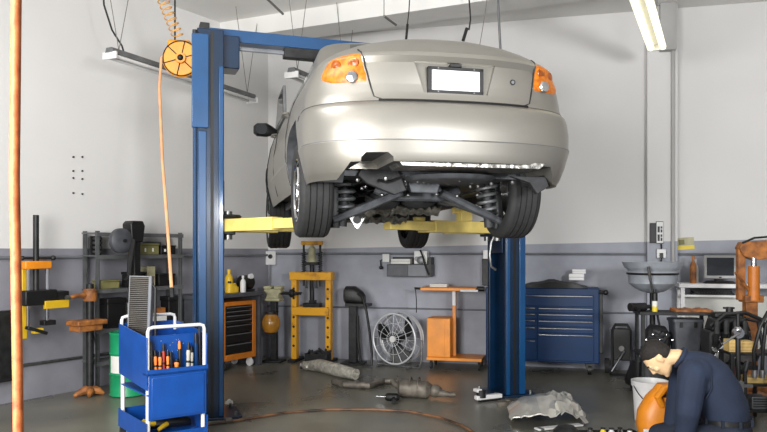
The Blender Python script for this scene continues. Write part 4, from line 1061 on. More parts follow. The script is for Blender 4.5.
MB().ext(-1.5*k, 1.5*k, -.07, -.04, 0, 5*k).tube([(0, -.06, .0), (-.02, -.07, -.1), (-.1, -.06, -.3)], .008, 6).tube([(0, -.03, 9*k), (.0, -.03, 14*k)], .008, 6).build('plug', 'black', r)
x, y = bp(686, 0)
r = T('wall_sign', 'pale notice card with a yellow lower band on the wall right of the column', 'sign', (x, y, zz(249.5, y)), BROT)
r.rotation_euler = (0, -.07, BROT); k = y/F
MB().ext(-8*k, 8*k, -.006, -.001, 4*k, 12*k).build('card', 'beige', r)
MB().ext(-8*k, 8*k, -.006, -.001, 0, 4*k).build('yellow_band', 'sign_yellow', r)
MB().ext(-6.5*k, -1*k, -.008, -.006, 5*k, 10*k).build('picture', 'olive', r)
# oil drain basin
Y = 7.35; p = at(652.5, 330, Y)
r = T('drain_basin', 'grey round oil drain basin with deep bowl on a post', 'drain basin', (p.x, Y, 0), 0)
Z = lambda py: zz(py, Y); k = Y/F
MB().lathe([(.27, Z(268)), (.295, Z(262)), (.285, Z(262)), (.255, Z(268)), (.235, Z(271)), (.22, Z(273)), (0, Z(273))], seg=44).build('rim', 'basin_grey', r)
MB().lathe([(.235, Z(271)), (.245, Z(273)), (.235, Z(276)), (.23, Z(283)), (.19, Z(287)), (.12, Z(291)), (.05, Z(293)), (0, Z(293))], seg=44).build('bowl', 'basin_grey', r)
MB().torus((0, 0, Z(273.5)), (0, 0, 1), .242, .012, 40).build('bowl_seam', 'black', r)
MB().cyl((.0, 0, Z(340)), (0, 0, Z(292)), .028, seg=14).build('post', 'dark_metal', r)
MB().cyl((.0, 0, .10), (0, 0, Z(338)), .035, seg=14).lathe([(.26, .06), (.27, .1), (.2, .3), (.06, .34)], seg=30).build('base', 'dark_metal', r)
for a in (0.5, 2.6, 4.7): MB().lathe([(.005, -.012), (.03, -.012), (.03, .012), (.005, .012)], (.2*math.cos(a), .2*math.sin(a), .03), (1, 0, 0), 16).cyl((.2*math.cos(a), .2*math.sin(a), .03), (.2*math.cos(a), .2*math.sin(a), .08), .012, seg=8).build('caster', 'rubber', r)
MB().cyl((-.15, -.30, Z(266)), (-.12, -.27, Z(279)), .015, seg=8).cyl((-.12, -.27, Z(279)), (.07, -.06, Z(336)), .012, seg=8).build('strut', 'steel', r)
# dark bench with lower shelf
Y = 6.85; p0 = at(640, 312, Y); p1 = at(712, 312, Y); zt = p0.z
r = T('dark_bench', 'black low bench in front of the computer desk', 'bench', (p0.x, Y, 0), -.1)
w = p1.x-p0.x
MB().ext(.0, w, 0, .28, zt-.03, zt).build('top', 'under_dark', r, .004)
MB().ext(0, w, .0, .28, .42, .445).build('lower_shelf', 'under_dark', r, .004)
for xx in (.02, w-.05):
    for yy in (.01, .25): MB().ext(xx, xx+.03, yy, yy+.03, 0, zt-.03).build('leg', 'dark_metal', r)
bl = lambda x, y, z: Matrix.Translation((p0.x, Y, 0))@Matrix.Rotation(-.1, 4, 'Z')@Vector((x, y, z))
q = T('plastic_bin', 'dark blue grey plastic bin on the lower shelf of the black bench', 'bin', bl(.45, .14, .4455), -.1)
MB().loft([((0, 0, 0), (.11, 0, 0), (0, .10, 0)), ((0, 0, .29), (.135, 0, 0), (0, .115, 0))], 28, 8).build('body', 'bench_grey', q)
MB().loft([((0, 0, .29), (.145, 0, 0), (0, .125, 0)), ((0, 0, .315), (.145, 0, 0), (0, .125, 0))], 28, 8).build('rim', 'bench_grey', q)
for xx in (-.07, .06): MB().ext(xx-.012, xx+.012, -.13, -.112, .24, .29).build('clip', 'black', q)
q = T('engine_part', 'black knobbly engine casting on the bench shelf left of the bin', 'engine part', bl(.185, .15, .4455), -.1)
rr = random.Random(4); g = MB()
g.loft([((-.12, 0, .10), (0, .06, 0), (0, 0, .08)), ((-.05, 0, .13), (0, .11, 0), (0, 0, .13)), ((.08, 0, .12), (0, .10, 0), (0, 0, .12)), ((.12, 0, .1), (0, .05, 0), (0, 0, .08))], 14)
for i in range(12): g.cyl((rr.uniform(-.10, .10), -.08, rr.uniform(.03, .22)), (rr.uniform(-.10, .10), -.12, rr.uniform(.05, .2)), rr.uniform(.012, .03), seg=9)
g.ext(-.12, .12, -.09, .1, 0, .03)
g.build('casting', 'under_dark', q); 
g = MB()
for i in range(5): g.ball((-.12+i*.06, -.12, .12+.05*(i % 2)), .014, seg=8)
g.build('bolt', 'chrome', q)
q = T('tool_roll', 'dark air tool lying on the left end of the black bench', 'tool', bl(.03, .10, zt+.0405), .3)
MB().cyl((-.12, 0, 0), (.05, 0, 0), .04, seg=14).cyl((.05, 0, 0), (.12, 0, .0), .02, seg=10).build('body', 'dark_metal', q)
MB().cyl((-.06, 0, 0), (-.08, -.08, -.02), .02, seg=10).build('grip', 'black', q)
q = T('spray_can', 'slim black and white spray can on the black bench under the basin', 'spray can', bl(.15, .06, zt+.0005), 0)
MB().lathe([(.024, 0), (.026, .01), (.026, .05)], seg=16).build('yellow_base', 'sign_yellow', q); MB().cyl((0, 0, .05), (0, 0, .10), .026, seg=16).build('white_band', 'paper', q)
MB().lathe([(.026, .10), (.026, .17), (.014, .185), (.014, .21), (.0, .21)], seg=16).build('cap', 'black', q)
q = T('rag', 'orange brown rag spread on the right half of the black bench', 'rag', bl(.50, .12, zt+.0005), -.1)
rows = []
for i in range(11):
    u = i/10; rows.append([Vector((-.17+.34*u, -.10+.02*math.sin(u*11), 0)), Vector((-.17+.34*u, -.09, .012+.012*math.sin(u*7)**2)), Vector((-.17+.34*u, .09, .02+.015*math.sin(u*9+1)**2)), Vector((-.17+.34*u, .11, 0))])
MB().rings(rows).build('cloth', 'orange_dirty', q)
# computer desk
x, y = bp(681, .52); yd = y
x2, y2 = bp(775, .52)
D = T('computer_desk', 'white topped tall desk carrying the computer monitor', 'desk', (x, y, 0), BROT)
w = math.hypot(x2-x, y2-y)+.25; Z = lambda py: zz(py, yd); zt = Z(283.5)
MB().ext(-.02, w, 0, .36, zt-.045, zt).build('desktop', 'white_paint', D, .004)
for xx in (0, w-.04):
    for yy in (.01, .31): MB().ext(xx, xx+.04, yy, yy+.04, 0, zt-.045).build('leg', 'white_paint', D)
MB().ext(.04, .60, .06, .32, Z(297), Z(295)).build('keyboard_shelf', 'white_paint', D)
MB().ext(.04, w-.04, .325, .34, .3, Z(297)).build('back_panel', 'paper', D)
dl = lambda a, b, z: Matrix.Translation((x, y, 0))@Matrix.Rotation(BROT, 4, 'Z')@Vector((a, b, z))
k = yd/F
q = T('monitor', 'silver computer monitor with dark screen on the white desk', 'monitor', dl(38*k, .14, zt+.0005), BROT+.05)
MB().loft([((0, 0, 0), (.16, 0, 0), (0, .13, 0)), ((0, 0, .025), (.13, 0, 0), (0, .11, 0))], 24, 4).build('foot', 'black', q)
MB().ext(-.04, .04, .0, .07, .02, .08).build('neck', 'black', q)
MB().prism([(-.165, .05), (.165, .05), (.165, .305), (-.165, .305)], 'y', -.03, .01).build('bezel', 'monitor_silver', q, .008)
MB().ext(-.138, .138, -.033, -.028, .085, .28).build('screen', 'screen', q)
MB().loft([((0, .01, .18), (.155, 0, 0), (0, 0, .12)), ((0, .1, .18), (.13, 0, 0), (0, 0, .105)), ((0, .22, .17), (.09, 0, 0), (0, 0, .08))], 20, 6).build('back_housing', 'dark_metal', q)
MB().ext(-.012, .012, -.034, -.029, .06, .072).build('power_button', 'dark_metal', q)
bottle('cleaner_bottle', 'brown bottle with a white label at the left of the monitor', dl(13*k, .12, zt+.0005), .035, .30, 'orange_dirty', 'orange_dirty')
bottle('cleaner_bottle', 'white bottle standing behind the brown bottle on the desk', dl(17*k, .24, zt+.0005), .03, .26, 'paper', 'white_plastic')
q = T('keyboard', 'dark keyboard on the shelf under the white desk top', 'keyboard', dl(.34, .16, Z(295)+.0005), BROT)
MB().prism([(-.09, 0), (.09, 0), (.09, .035), (-.09, .015)], 'x', -.21, .21).build('base', 'dark_metal', q)
g = MB()
for i in range(14):
    for j in range(4): g.ext(-.19+i*.027, -.17+i*.027, -.07+j*.036, -.04+j*.036, .018+j*.004, .030+j*.004)
tag(g.build('keys', 'black', q), kind='stuff')
q = T('dark_box', 'flat dark device stacked behind the keyboard under the desk top', 'box', dl(.34, .29, Z(295)+.0005), BROT); MB().ext(-.2, .22, -.03, .03, 0, .06).build('case', 'dark_metal', q, .004); MB().ext(-.16, -.05, -.033, -.029, .02, .04).build('slot', 'black', q)
# engine crane
Y = 6.75; p = at(750, 300, Y)
r = T('engine_crane', 'orange engine crane with ram and boom at the right edge', 'crane', (p.x, Y, 0), 0)
Z = lambda py: zz(py, Y); k = Y/F
MB().ext(-.055, .055, -.04, .04, .05, Z(296)).build('mast', 'orange_dirty', r, .006)
MB().cyl((.01, -.05, Z(300)), (.01, -.05, Z(266)), .05, seg=20).build('ram', 'cabinet_orange', r)
MB().cyl((.01, -.05, Z(266)), (.01, -.05, Z(258)), .025, seg=14).build('ram_rod', 'chrome', r)
MB().ext(-.115, -.05, -.02, .04, Z(300), Z(246)).build('rear_tube', 'orange_dirty', r, .006)
MB().prism([(-.12, Z(248)), (-.09, Z(242)), (.75, Z(236)), (.75, Z(252)), (.02, Z(260)), (-.08, Z(256))], 'y', -.055, .055).build('boom', 'orange_dirty', r, .008)
MB().tube([(-.10, -.06, Z(243)), (.0, -.08, Z(238)), (.12, -.08, Z(237)), (.25, -.08, Z(242))], .010, 8).build('cable', 'dark_metal', r)
MB().ext(-.08, .09, -.08, .06, Z(302), Z(295)).build('collar', 'orange_dirty', r, .006)
MB().cyl((-.04, -.06, Z(290)), (-.2, -.14, Z(272)), .014, seg=8).build('pump_handle', 'orange_dirty', r)
for yy in (-.25, .25): MB().ext(-.1, .8, yy-.04, yy+.04, .03, .10).build('base_leg', 'orange_dirty', r, .005)
MB().ext(-.08, .08, -.29, .29, .04, .11).build('base_beam', 'orange_dirty', r, .005)
# engine on stand
Y = 6.35; p = at(727, 340, Y); Z = lambda py: zz(py, Y); k = Y/F
r = T('car_engine', 'black greasy car engine with hoses on a stand behind the kneeling man', 'engine', (p.x, Y, 0), -.15)
MB().ext(-.18, .16, -.13, .15, Z(362), Z(330)).build('block', 'under_dark', r, .02)
g = MB()
for i in range(6): g.ext(-.17+i*.06, -.145+i*.06, -.145, -.13, Z(360), Z(334))
g.build('block_rib', 'dark_metal', r, .004)
MB().prism([(-.16, Z(330)), (-.13, Z(318)), (.12, Z(316)), (.17, Z(330))], 'y', -.10, .12).build('cylinder_head', 'dark_metal', r, .015)
MB().ext(-.12, .12, -.06, .06, Z(318), Z(312)).build('valve_cover', 'black', r, .015)
MB().cyl((.02, .0, Z(312)), (.02, 0, Z(307)), .03, seg=14).ext(-.03, .06, -.012, .012, Z(309), Z(307)).build('filler_cap', 'black', r)
for i in range(4): MB().tube([(-.12+i*.075, -.08, Z(322)), (-.13+i*.075, -.17, Z(321)), (-.14+i*.075, -.20, Z(331)), (-.14+i*.075, -.15, Z(342))], .024, 10).build('intake_pipe', 'dark_metal', r)
pu = MB().lathe([(.08, 0), (.085, .01), (.07, .02), (.085, .03), (.08, .04), (.03, .045), (0, .045)], (.1, -.14, Z(350)), (0, -1, 0), 28).lathe([(.05, 0), (.055, .02), (.02, .03)], (-.08, -.14, Z(354)), (0, -1, 0), 22).build('pulley', 'steel', r)
MB().tube([(-.16, -.1, Z(325)), (-.05, -.14, Z(313)), (.10, -.15, Z(311)), (.24, -.12, Z(318)), (.30, -.1, Z(332))], .018, 8).tube([(.14, 0, Z(318)), (.24, -.04, Z(321)), (.27, -.06, Z(345)), (.20, -.1, Z(358))], .016, 8).build('hose', 'black', r)
g = MB(); rr = random.Random(9)
for i in range(16): g.cyl((rr.uniform(-.17, .15), -.14, rr.uniform(Z(360), Z(332))), (rr.uniform(-.17, .15), -.16, rr.uniform(Z(360), Z(332))), .010, seg=7)
g.build('bolt', 'chrome', r)
MB().ext(-.22, .20, -.16, .18, Z(362)-.04, Z(362)).build('stand_plate', 'dark_metal', r)
for xx in (-.2, .18):
    for yy in (-.14, .16): MB().cyl((xx, yy, 0), (xx, yy, Z(362)-.04), .018, seg=8).build('stand_leg', 'dark_metal', r)
# low trolley with wood blocks
Y = 5.75; p0 = at(731, 353, Y); Z = lambda py: zz(py, Y); k = Y/F
r = T('low_trolley', 'dark two-shelf trolley at the right edge behind the kneeling man', 'trolley', (p0.x, Y, 0), -.05)
zt = p0.z
for z, m in ((zt, 'dark_metal'), (Z(384), 'dark_metal'), (Z(410), 'dark_metal')): MB().ext(0, .62, 0, .24, z-.02, z).build('shelf', m, r, .003)
for xx in (.0, .59):
    for yy in (0, .21): MB().ext(xx, xx+.03, yy, yy+.03, 0, zt-.02).build('leg', 'dark_metal', r)
tl = lambda a, b, z: Matrix.Translation((p0.x, Y, 0))@Matrix.Rotation(-.05, 4, 'Z')@Vector((a, b, z))
for i, (a, w, h, lb) in enumerate(((.005, .07, .095, 'left pale wood block on the low trolley behind the black jack post'), (.082, .12, .085, 'right longer pale wood block on the low trolley'))):
    q = T('wood_block', lb, 'wood block', tl(a, .04, zt+.0005), -.05, 'wood blocks on the trolley'); MB().ext(0, w, 0, .12, 0, h).build('block', 'wood', q, .004)
    g = MB()
    for j in range(3): g.ext(.004, w-.004, -.0015, .0, .015+j*.025, .018+j*.025)
    g.build('grain', 'orange_dirty', q)
q = T('wood_board', 'pale wood board on the middle shelf of the low trolley', 'board', tl(.14, .03, Z(384)+.0005), -.05); MB().ext(0, .34, 0, .15, 0, .045).build('board', 'wood', q, .004); MB().ext(.15, .2, -.002, .0, 0, .045).build('stain', 'orange_dirty', q)
q = T('red_tool', 'red and steel hand tool standing on the middle trolley shelf by the post', 'tool', tl(.08, .10, Z(384)+.006), 0); MB().cyl((0, 0, 0), (.01, 0, .11), .016, seg=10).build('handle', 'tool_red', q); MB().cyl((.01, 0, .11), (.015, 0, .17), .009, seg=8).build('shaft', 'steel', q)
q = T('grey_device', 'grey ribbed box on the lowest trolley shelf', 'box', tl(.17, .02, Z(410)+.0005), -.05)
MB().ext(0, .13, 0, .14, 0, .10).build('case', 'grey_metal', q, .006); g = MB()
for j in range(4): g.ext(.01, .12, -.004, .001, .02+j*.02, .028+j*.02)
g.build('vent', 'dark_metal', q)
q = T('part_box', 'black angular casting on the right of the lower trolley shelf', 'engine part', tl(.36, .03, Z(410)+.0005), -.05); MB().prism([(0, 0), (.2, 0), (.18, .12), (.08, .14), (.02, .08)], 'y', 0, .15).build('casting', 'under_dark', q, .01); MB().cyl((.1, -.01, .07), (.1, .0, .07), .03, seg=14).build('bore', 'steel', q)
# jack post in front
Y = 5.35; p = at(738, 330, Y); Z = lambda py: zz(py, Y); k = Y/F
r = T('jack_post', 'black upright jack post with chrome collar and lever beside the kneeling man', 'jack', (p.x, Y, 0), 0)
MB().cyl((0, 0, .04), (0, 0, Z(333)), .018, seg=14).cyl((0, 0, Z(333)), (0, 0, Z(314)), .012, seg=12).build('post', 'black', r)
MB().cyl((0, -.02, Z(333)), (0, .02, Z(333)), .038, seg=18).ball((0, 0, Z(330)), .028).build('collar', 'chrome', r)
MB().cyl((0, -.02, Z(333)), (-.13, -.04, Z(343)), .010, .007, 8).build('lever', 'steel', r)
MB().ext(-.06, .10, -.02, .02, Z(387), Z(384)).ext(-.02, .03, -.03, .03, Z(392), Z(381)).cyl((-.07, 0, Z(392)), (.02, 0, Z(381)), .014, seg=8).build('clamp', 'steel', r)
MB().cyl((.055, .0, .05), (.05, .0, Z(370)), .014, seg=10).cyl((.05, 0, Z(372)), (.08, .02, Z(362)), .02, seg=10).build('second_tube', 'dark_metal', r)
for a in (.3, 2.2, 4.0): MB().tube([(0, 0, .08), (.15*math.cos(a), .15*math.sin(a), .03), (.24*math.cos(a), .24*math.sin(a), .016)], [.02, .018, .014], 8).build('foot', 'dark_metal', r)
MB().cyl((.055, -.02, .19), (.055, -.03, .19), .014, seg=10).build('bolt', 'chrome', r)
# hoses at right edge
for i, (px, Y, lb) in enumerate(((761, 5.55, 'loop of black hose hanging at the right edge by the crane'), (766, 5.62, 'second loop of grey black hose at the right edge'))):
    c = at(px, 345, Y)
    o = T('hose_loop', lb, 'hose', (c.x, Y, 0)); 
    MB().tube([(-.05+.02*i, 0, zz(372, Y)), (-.07+.03*i, -.03, zz(350, Y)), (-.03, -.05, zz(325, Y)), (.04, -.02, zz(312, Y)), (.12, .02, zz(318, Y)), (.15, .05, zz(345, Y)), (.12, .05, zz(380, Y)), (.14, .06, .02)], .014, 8).build('hose', 'black' if i == 0 else 'dark_metal', o)
    MB().cyl((-.05+.02*i, 0, zz(378, Y)), (-.05+.02*i, 0, zz(370, Y)), .02, seg=10).build('coupling', 'steel', o)
# dark folded hand truck by back wall
x, y = bp(621, .30)
r = T('hand_truck', 'dark folded hand truck with a silver bar leaning at the back wall', 'hand truck', (x, y, 0), BROT)
Z = lambda py: zz(py, y); k = y/F
MB().tube([(-.10, -.08, .03), (-.09, .02, Z(330)), (-.06, .03, Z(325)), (.07, .03, Z(325)), (.10, .02, Z(330)), (.11, -.08, .03)], .018, 8).build('frame', 'black', r)
MB().ext(-.09, .10, -.06, .0, .16, .52).ext(-.05, .06, -.05, .02, .40, Z(328)).build('panel', 'black', r, .01)
MB().ext(-.13, .14, -.24, -.06, .0, .015).build('toe_plate', 'dark_metal', r)
MB().cyl((-.11, -.13, Z(370)), (.03, -.08, Z(350)), .014, seg=8).build('bar', 'chrome', r)
for xx in (-.15, .16): MB().lathe([(.02, -.025), (.085, -.025), (.085, .025), (.02, .025)], (xx, .02, .087), (1, 0, 0), 24).build('wheel', 'rubber', r)
MB().cyl((.0, -.07, .30), (.0, -.09, .30), .03, seg=12).build('reflector', 'steel', r)
# white bucket
p = fl(650, 421)
r = T('bucket', 'white plastic bucket with wire handle beside the kneeling man', 'bucket', p, .2)
MB().lathe([(.115, 0), (.12, .005), (.138, .29), (.148, .292), (.148, .315), (.15, .32), (.15, .335), (.142, .335), (.135, .29), (.115, .02), (0, .02)], seg=40).build('body', 'white_plastic', r)
MB().tube([(-.15*math.cos(t), -.15*math.sin(t)-.004, .30-.16*math.sin(t)) for t in [i*PI/16 for i in range(17)]], .0035, 6).build('handle', 'dark_metal', r)
# orange container
p = at(664, 400, 5.42)
r = T('orange_jug', 'orange plastic container with a dark opening between bucket and kneeling man', 'container', (p.x+.05, 5.50, 0), -.1)
MB().loft([((0, 0, 0.0), (.20, 0, 0), (0, .12, 0)), ((0, 0, .10), (.22, 0, 0), (0, .13, 0)), ((0, 0, .20), (.21, 0, 0), (0, .125, 0)), ((.0, 0, .31), (.15, 0, 0), (0, .10, 0)), ((.01, 0, .36), (.11, 0, 0), (0, .08, 0)), ((.02, 0, .405), (.09, 0, 0), (0, .06, 0))], 28, 2.8).build('body', 'orange_paint', r)
MB().tube([(-.06, -.11, .26), (-.10, -.13, .33), (-.05, -.12, .39), (.03, -.09, .41)], [.025, .028, .028, .025], 10).build('handle', 'orange_paint', r)
MB().loft([((-.015, -.095, .325), (.05, .0, .0), (0, -.02, .02)), ((-.015, -.112, .335), (.042, 0, 0), (0, -.016, .018))], 18).build('opening', 'black', r)
MB().ext(-.2, -.08, -.14, -.11, .05, .09).build('tap', 'white_plastic', r, .006)

# ---------------------------------------------------------------- kneeling man
def fuse(parts, name, m, parent, vox=.009, smooth=4):
    o = parts.build(name, m, parent, angle=80)
    md = o.modifiers.new('r', 'REMESH'); md.mode = 'VOXEL'; md.voxel_size = vox; md.use_smooth_shade = True
    s = o.modifiers.new('s', 'SMOOTH'); s.factor = .5; s.iterations = smooth
    realize(o)
    for p_ in o.data.polygons: p_.use_smooth = True
    return o
def limb(mb, pts, rs, seg=14):
    mb.tube(pts, rs, seg)
    for p_, r_ in zip(pts, rs): mb.ball(p_, r_*.99, seg=12)
PM = T('person', 'kneeling man in navy work shirt and belt bending down over the floor, dark short hair', 'person', (2.30, 4.88, 0), 0)
f = Vector((-.96, .28, 0)); l = Vector((-.28, -.96, 0)); u = Vector((0, 0, 1))     # facing, his left (towards the camera), up
def V(a, b, c): return f*a+l*b+u*c
# spine: hips to neck
hip, waist, chest, shd, nk = V(.03, 0, .20), V(.06, 0, .33), V(.13, 0, .50), V(.21, 0, .63), V(.31, 0, .685)
HC = V(.438, .02, .675)                      # head centre
hu = V(.82, .0, .42).normalized(); hf = V(.42, .06, -.90).normalized(); hl = hu.cross(hf)*-1
hl = l*1.0; hf = (hf-hl*hf.dot(hl)).normalized(); hu = (hu-hl*hu.dot(hl)-hf*hu.dot(hf)).normalized()
def Hd(a, b, c): return HC+(hf*a+hl*b+hu*c)*.94
ls, rs_ = V(.24, .18, .605), V(.24, -.18, .605)
le, re_ = V(.275, .235, .36), V(.29, -.20, .34)
lh, rh = V(.30, .19, .12), V(.35, -.13, .12)
lk, rk = V(.42, .16, .10), V(.42, -.16, .10)
la, ra = V(-.12, .13, .07), V(-.12, -.13, .07)
bodym = MB()
def hrings(k=1.0, dz=0):
    return [(Hd(-.01, 0, -.05), hl*.055, hf*.07), (Hd(.0, 0, -.09), hl*.05, hf*.06)]
bodym.ball(Hd(-.012, 0, .035), .1, (1, 1, 1), 24)
# skull built from sections down the head's own axis (crown to chin)
secs = []
for c_, a_, w_, d_ in ((.122, -.02, .02, .025), (.11, -.018, .045, .055), (.08, -.014, .066, .084), (.04, -.006, .076, .098), (.0, .0, .076, .098), (-.035, .008, .070, .088), (-.065, .022, .060, .072), (-.092, .036, .046, .054), (-.112, .048, .030, .036), (-.122, .054, .014, .018)):
    secs.append((Hd(a_, 0, c_), hl*w_*.95, hf*d_*.95))
bodym.bm.clear()
bodym.loft(secs, 24)
bodym.loft([(Hd(.085, 0, .03), hl*.008, hf*.012), (Hd(.098, 0, .0), hl*.011, hf*.016), (Hd(.106, 0, -.022), hl*.017, hf*.020), (Hd(.094, 0, -.036), hl*.013, hf*.012)], 12)     # nose
for s in (-1, 1):
    bodym.loft([(Hd(-.012, s*.070, .03), hf*.012, hl*.006), (Hd(-.016, s*.082, .018), hf*.024, hl*.009), (Hd(-.012, s*.082, -.008), hf*.022, hl*.009), (Hd(-.004, s*.074, -.034), hf*.010, hl*.007)], 12)   # ear
    bodym.ball(Hd(.078, s*.034, .024), .020, (1, 1, .6), 10)                                          # brow
    bodym.ball(Hd(.066, s*.045, -.018), .022, (1, 1, 1), 10)                                          # cheek
bodym.ball(Hd(.090, 0, -.058), .017, (1, 1.3, .6), 10); bodym.ball(Hd(.088, 0, -.072), .016, (1, 1.2, .6), 10); bodym.ball(Hd(.078, 0, -.106), .020, seg=10)
limb(bodym, [V(.22, 0, .63), nk, Hd(-.03, 0, -.04)], [.062, .056, .055])
# torso and legs under the clothes
bodym.loft([(hip, l*.15, f*.11), (waist, l*.135, f*.095), (chest, l*.15, V(.09, 0, -.06)), (shd, l*.14, V(.06, 0, -.07)), (V(.25, 0, .66), l*.06, V(.03, 0, -.04))], 20)
for a, b, c in ((ls, le, lh), (rs_, re_, rh)): limb(bodym, [a, b, c], [.05, .04, .027])
for s, k_, a in ((1, lk, la), (-1, rk, ra)): limb(bodym, [V(.02, s*.10, .2), k_, V(.2, s*.14, .06), a], [.075, .05, .045, .035])
# hands
def hand(w, d, side, curl):
    d = d.normalized(); n = V(.3, side*-.9, 0); n = (n-d*n.dot(d)).normalized(); sd = d.cross(n)
    bodym.loft([(w-d*.02, sd*.026, n*.019), (w+d*.02, sd*.034, n*.017), (w+d*.06, sd*.041, n*.016), (w+d*.09, sd*.040, n*.013)], 14)
    for i, (o, ln) in enumerate(((-.031, .068), (-.010, .077), (.011, .072), (.031, .056))):
        b0 = w+d*.085+sd*o; b1 = b0+(d*.8+n*.25).normalized()*ln*.45; b2 = b1+(d*.5+n*.75).normalized()*ln*.33; b3 = b2+(d*.1+n).normalized()*ln*.25
        bodym.tube([b0-d*.02, b0, b1, b2, b3], [.009, .009, .0085, .008, .0065], 8)
    t0 = w+d*.025-sd*.03; t1 = t0+(d*.6-sd*.7+n*.3).normalized()*.035; t2 = t1+(d*.85-sd*.2+n*.4).normalized()*.03
    bodym.tube([t0, t1, t2], [.013, .011, .009], 8)
hand(lh, V(.25, -.15, -.45), 1, 0); hand(rh, V(.25, .12, -.45), -1, 0)
body_ = fuse(bodym, 'body', 'skin', PM, .006, 3)
# clothes
sh = MB()
sh.loft([(V(.01, 0, .27), l*.175, f*.15), (V(.03, 0, .35), l*.185, V(.16, 0, -.03)), (V(.075, 0, .45), l*.19, V(.155, 0, -.07)), (V(.13, 0, .545), l*.195, V(.13, 0, -.10)), (V(.185, 0, .615), l*.185, V(.09, 0, -.10)), (V(.235, 0, .655), l*.13, V(.055, 0, -.075)), (V(.275, 0, .672), l*.080, V(.035, 0, -.055)), (V(.292, 0, .684), l*.070, V(.028, 0, -.052))], 28)
for a, b, c, s in ((ls, le, lh, 1), (rs_, re_, rh, -1)):
    m_ = a.lerp(b, .5)+V(.0, s*.012, 0)
    limb(sh, [a+V(-.05, s*-.05, .0), a, m_, b, b.lerp(c, .6), b.lerp(c, .86)], [.095, .095, .088, .080, .062, .05])
shirt = fuse(sh, 'shirt', 'navy_shirt', PM, .009, 4)
cl = MB().tube([V(.295, 0, .684)+l*.074*math.cos(t)+V(.030, 0, -.054)*math.sin(t) for t in [2*PI*i/28 for i in range(28)]], .016, 8, True).build('collar', 'navy_shirt', PM)
# folds and seam of the sleeve
fo = MB().tube([V(.17, .17, .66), V(.13, .20, .60), V(.125, .205, .52), V(.16, .20, .45)], .005, 6).build('sleeve_seam', 'navy_trousers', shirt)
tr = MB()
tr.loft([(V(.0, 0, .15), l*.17, f*.14), (V(.0, 0, .22), l*.178, f*.15), (V(.008, 0, .295), l*.172, f*.148)], 26)
for s, k_, a in ((1, lk, la), (-1, rk, ra)):
    limb(tr, [V(-.02, s*.09, .19), k_.lerp(V(-.02, s*.09, .19), .4)+V(0, 0, .02), k_+V(0, 0, .015)], [.105, .09, .072]); limb(tr, [k_+V(-.02, 0, -.02), V(.15, s*.14, .075), a+V(.02, 0, .0)], [.062, .064, .052])
    MB().loft([(a+V(.02, 0, .02), l*.04, u*.04), (a+V(-.06, 0, .0), l*.045, u*.05), (a+V(-.14, 0, -.02), l*.042, u*.035), (a+V(-.19, 0, -.04), l*.035, u*.022)], 16, 2.6).build('shoe', 'leather', PM)
trs = fuse(tr, 'trousers', 'navy_trousers', PM, .010, 4)
for v_ in trs.data.vertices:
    if v_.co.z < .004: v_.co.z = .004
bt = MB().rings([[V(.008, 0, z_)+l*.180*w_*math.cos(t)+f*.156*w_*math.sin(t) for t in [2*PI*i/40 for i in range(40)]] for z_, w_ in ((.268, .97), (.268, 1.03), (.300, 1.03), (.300, .97))], False, True)
belt = bt.build('belt', 'leather', PM)
g = MB()
for t in (-.3, .35, 1.0, 1.7, -1.0, -1.7, 2.4): g.box(V(.008, 0, .284)+l*.187*math.cos(t)+f*-.162*math.sin(t), (.018, .018, .045))
g.pieces('belt_loop', 'navy_trousers', belt)
hm = MB()
hs_ = []
for c_, a_, w_, d_ in ((.127, -.024, .03, .035), (.118, -.022, .054, .064), (.090, -.022, .072, .088), (.055, -.024, .082, .094), (.02, -.034, .0815, .084), (-.02, -.048, .076, .066), (-.045, -.056, .066, .050)): hs_.append((Hd(a_, 0, c_), hl*w_*.95, hf*d_*.95))
hm.loft(hs_, 26); fuse(hm, 'hair', 'hair', PM, .006, 2)
for s in (-1, 1):
    MB().ball(Hd(.080, s*.033, .008), .011, (1, 1, .8), 12).build('eye', 'white_plastic', PM)
    MB().tube([Hd(.088, s*.016, .032), Hd(.090, s*.034, .038), Hd(.080, s*.052, .033)], .005, 6).build('eyebrow', 'hair', PM)
# ---------------------------------------------------------------- floor clutter
def pipe_on_floor(name, lbl, cat, pts, rs, m, seg=12):
    P = [fl(*q)+Vector((0, 0, r_)) for q, r_ in zip(pts, rs)]; b = Vector((P[0].x, P[0].y, 0))
    o = T(name, lbl, cat, b); MB().tube([p_-b for p_ in P], rs, seg).build('pipe', m, o); return o, [p_-b for p_ in P]
o, P = pipe_on_floor('wrapped_pipe', 'pipe wrapped in crumpled heat shield lying before the press', 'exhaust pipe', [(305, 370), (320, 372), (338, 377), (356, 380)], [.05, .075, .075, .06], 'foil')
MB().cyl(P[0]+Vector((-.05, .01, 0)), P[0], .038, seg=14).build('pipe_end', 'steel', o)
rr = random.Random(2); g = MB()
for i in range(26): c = P[0].lerp(P[3], rr.random())+Vector((rr.uniform(-.03, .03), rr.uniform(-.05, .05), rr.uniform(.0, .045))); g.box(c, (rr.uniform(.03, .08), .03, .025), (rr.uniform(-1, 1), rr.uniform(-1, 1), rr.uniform(-1, 1)))
g.build('crumple', 'foil', o)
o, P = pipe_on_floor('exhaust_pipe', 'bare curved exhaust pipe lying between the wrapped pipe and the silencer', 'exhaust pipe', [(333, 384), (345, 388), (368, 389), (383, 384), (398, 384)], [.028, .035, .035, .03, .028], 'rust')
MB().torus(P[-1]+Vector((0, 0, .018)), (1, 0, 0), .034, .01, 16).build('pipe_flange', 'rust', o)
p = fl(421, 398)
o = T('silencer', 'large grey exhaust silencer lying on the floor in the middle', 'silencer', p, -.22)
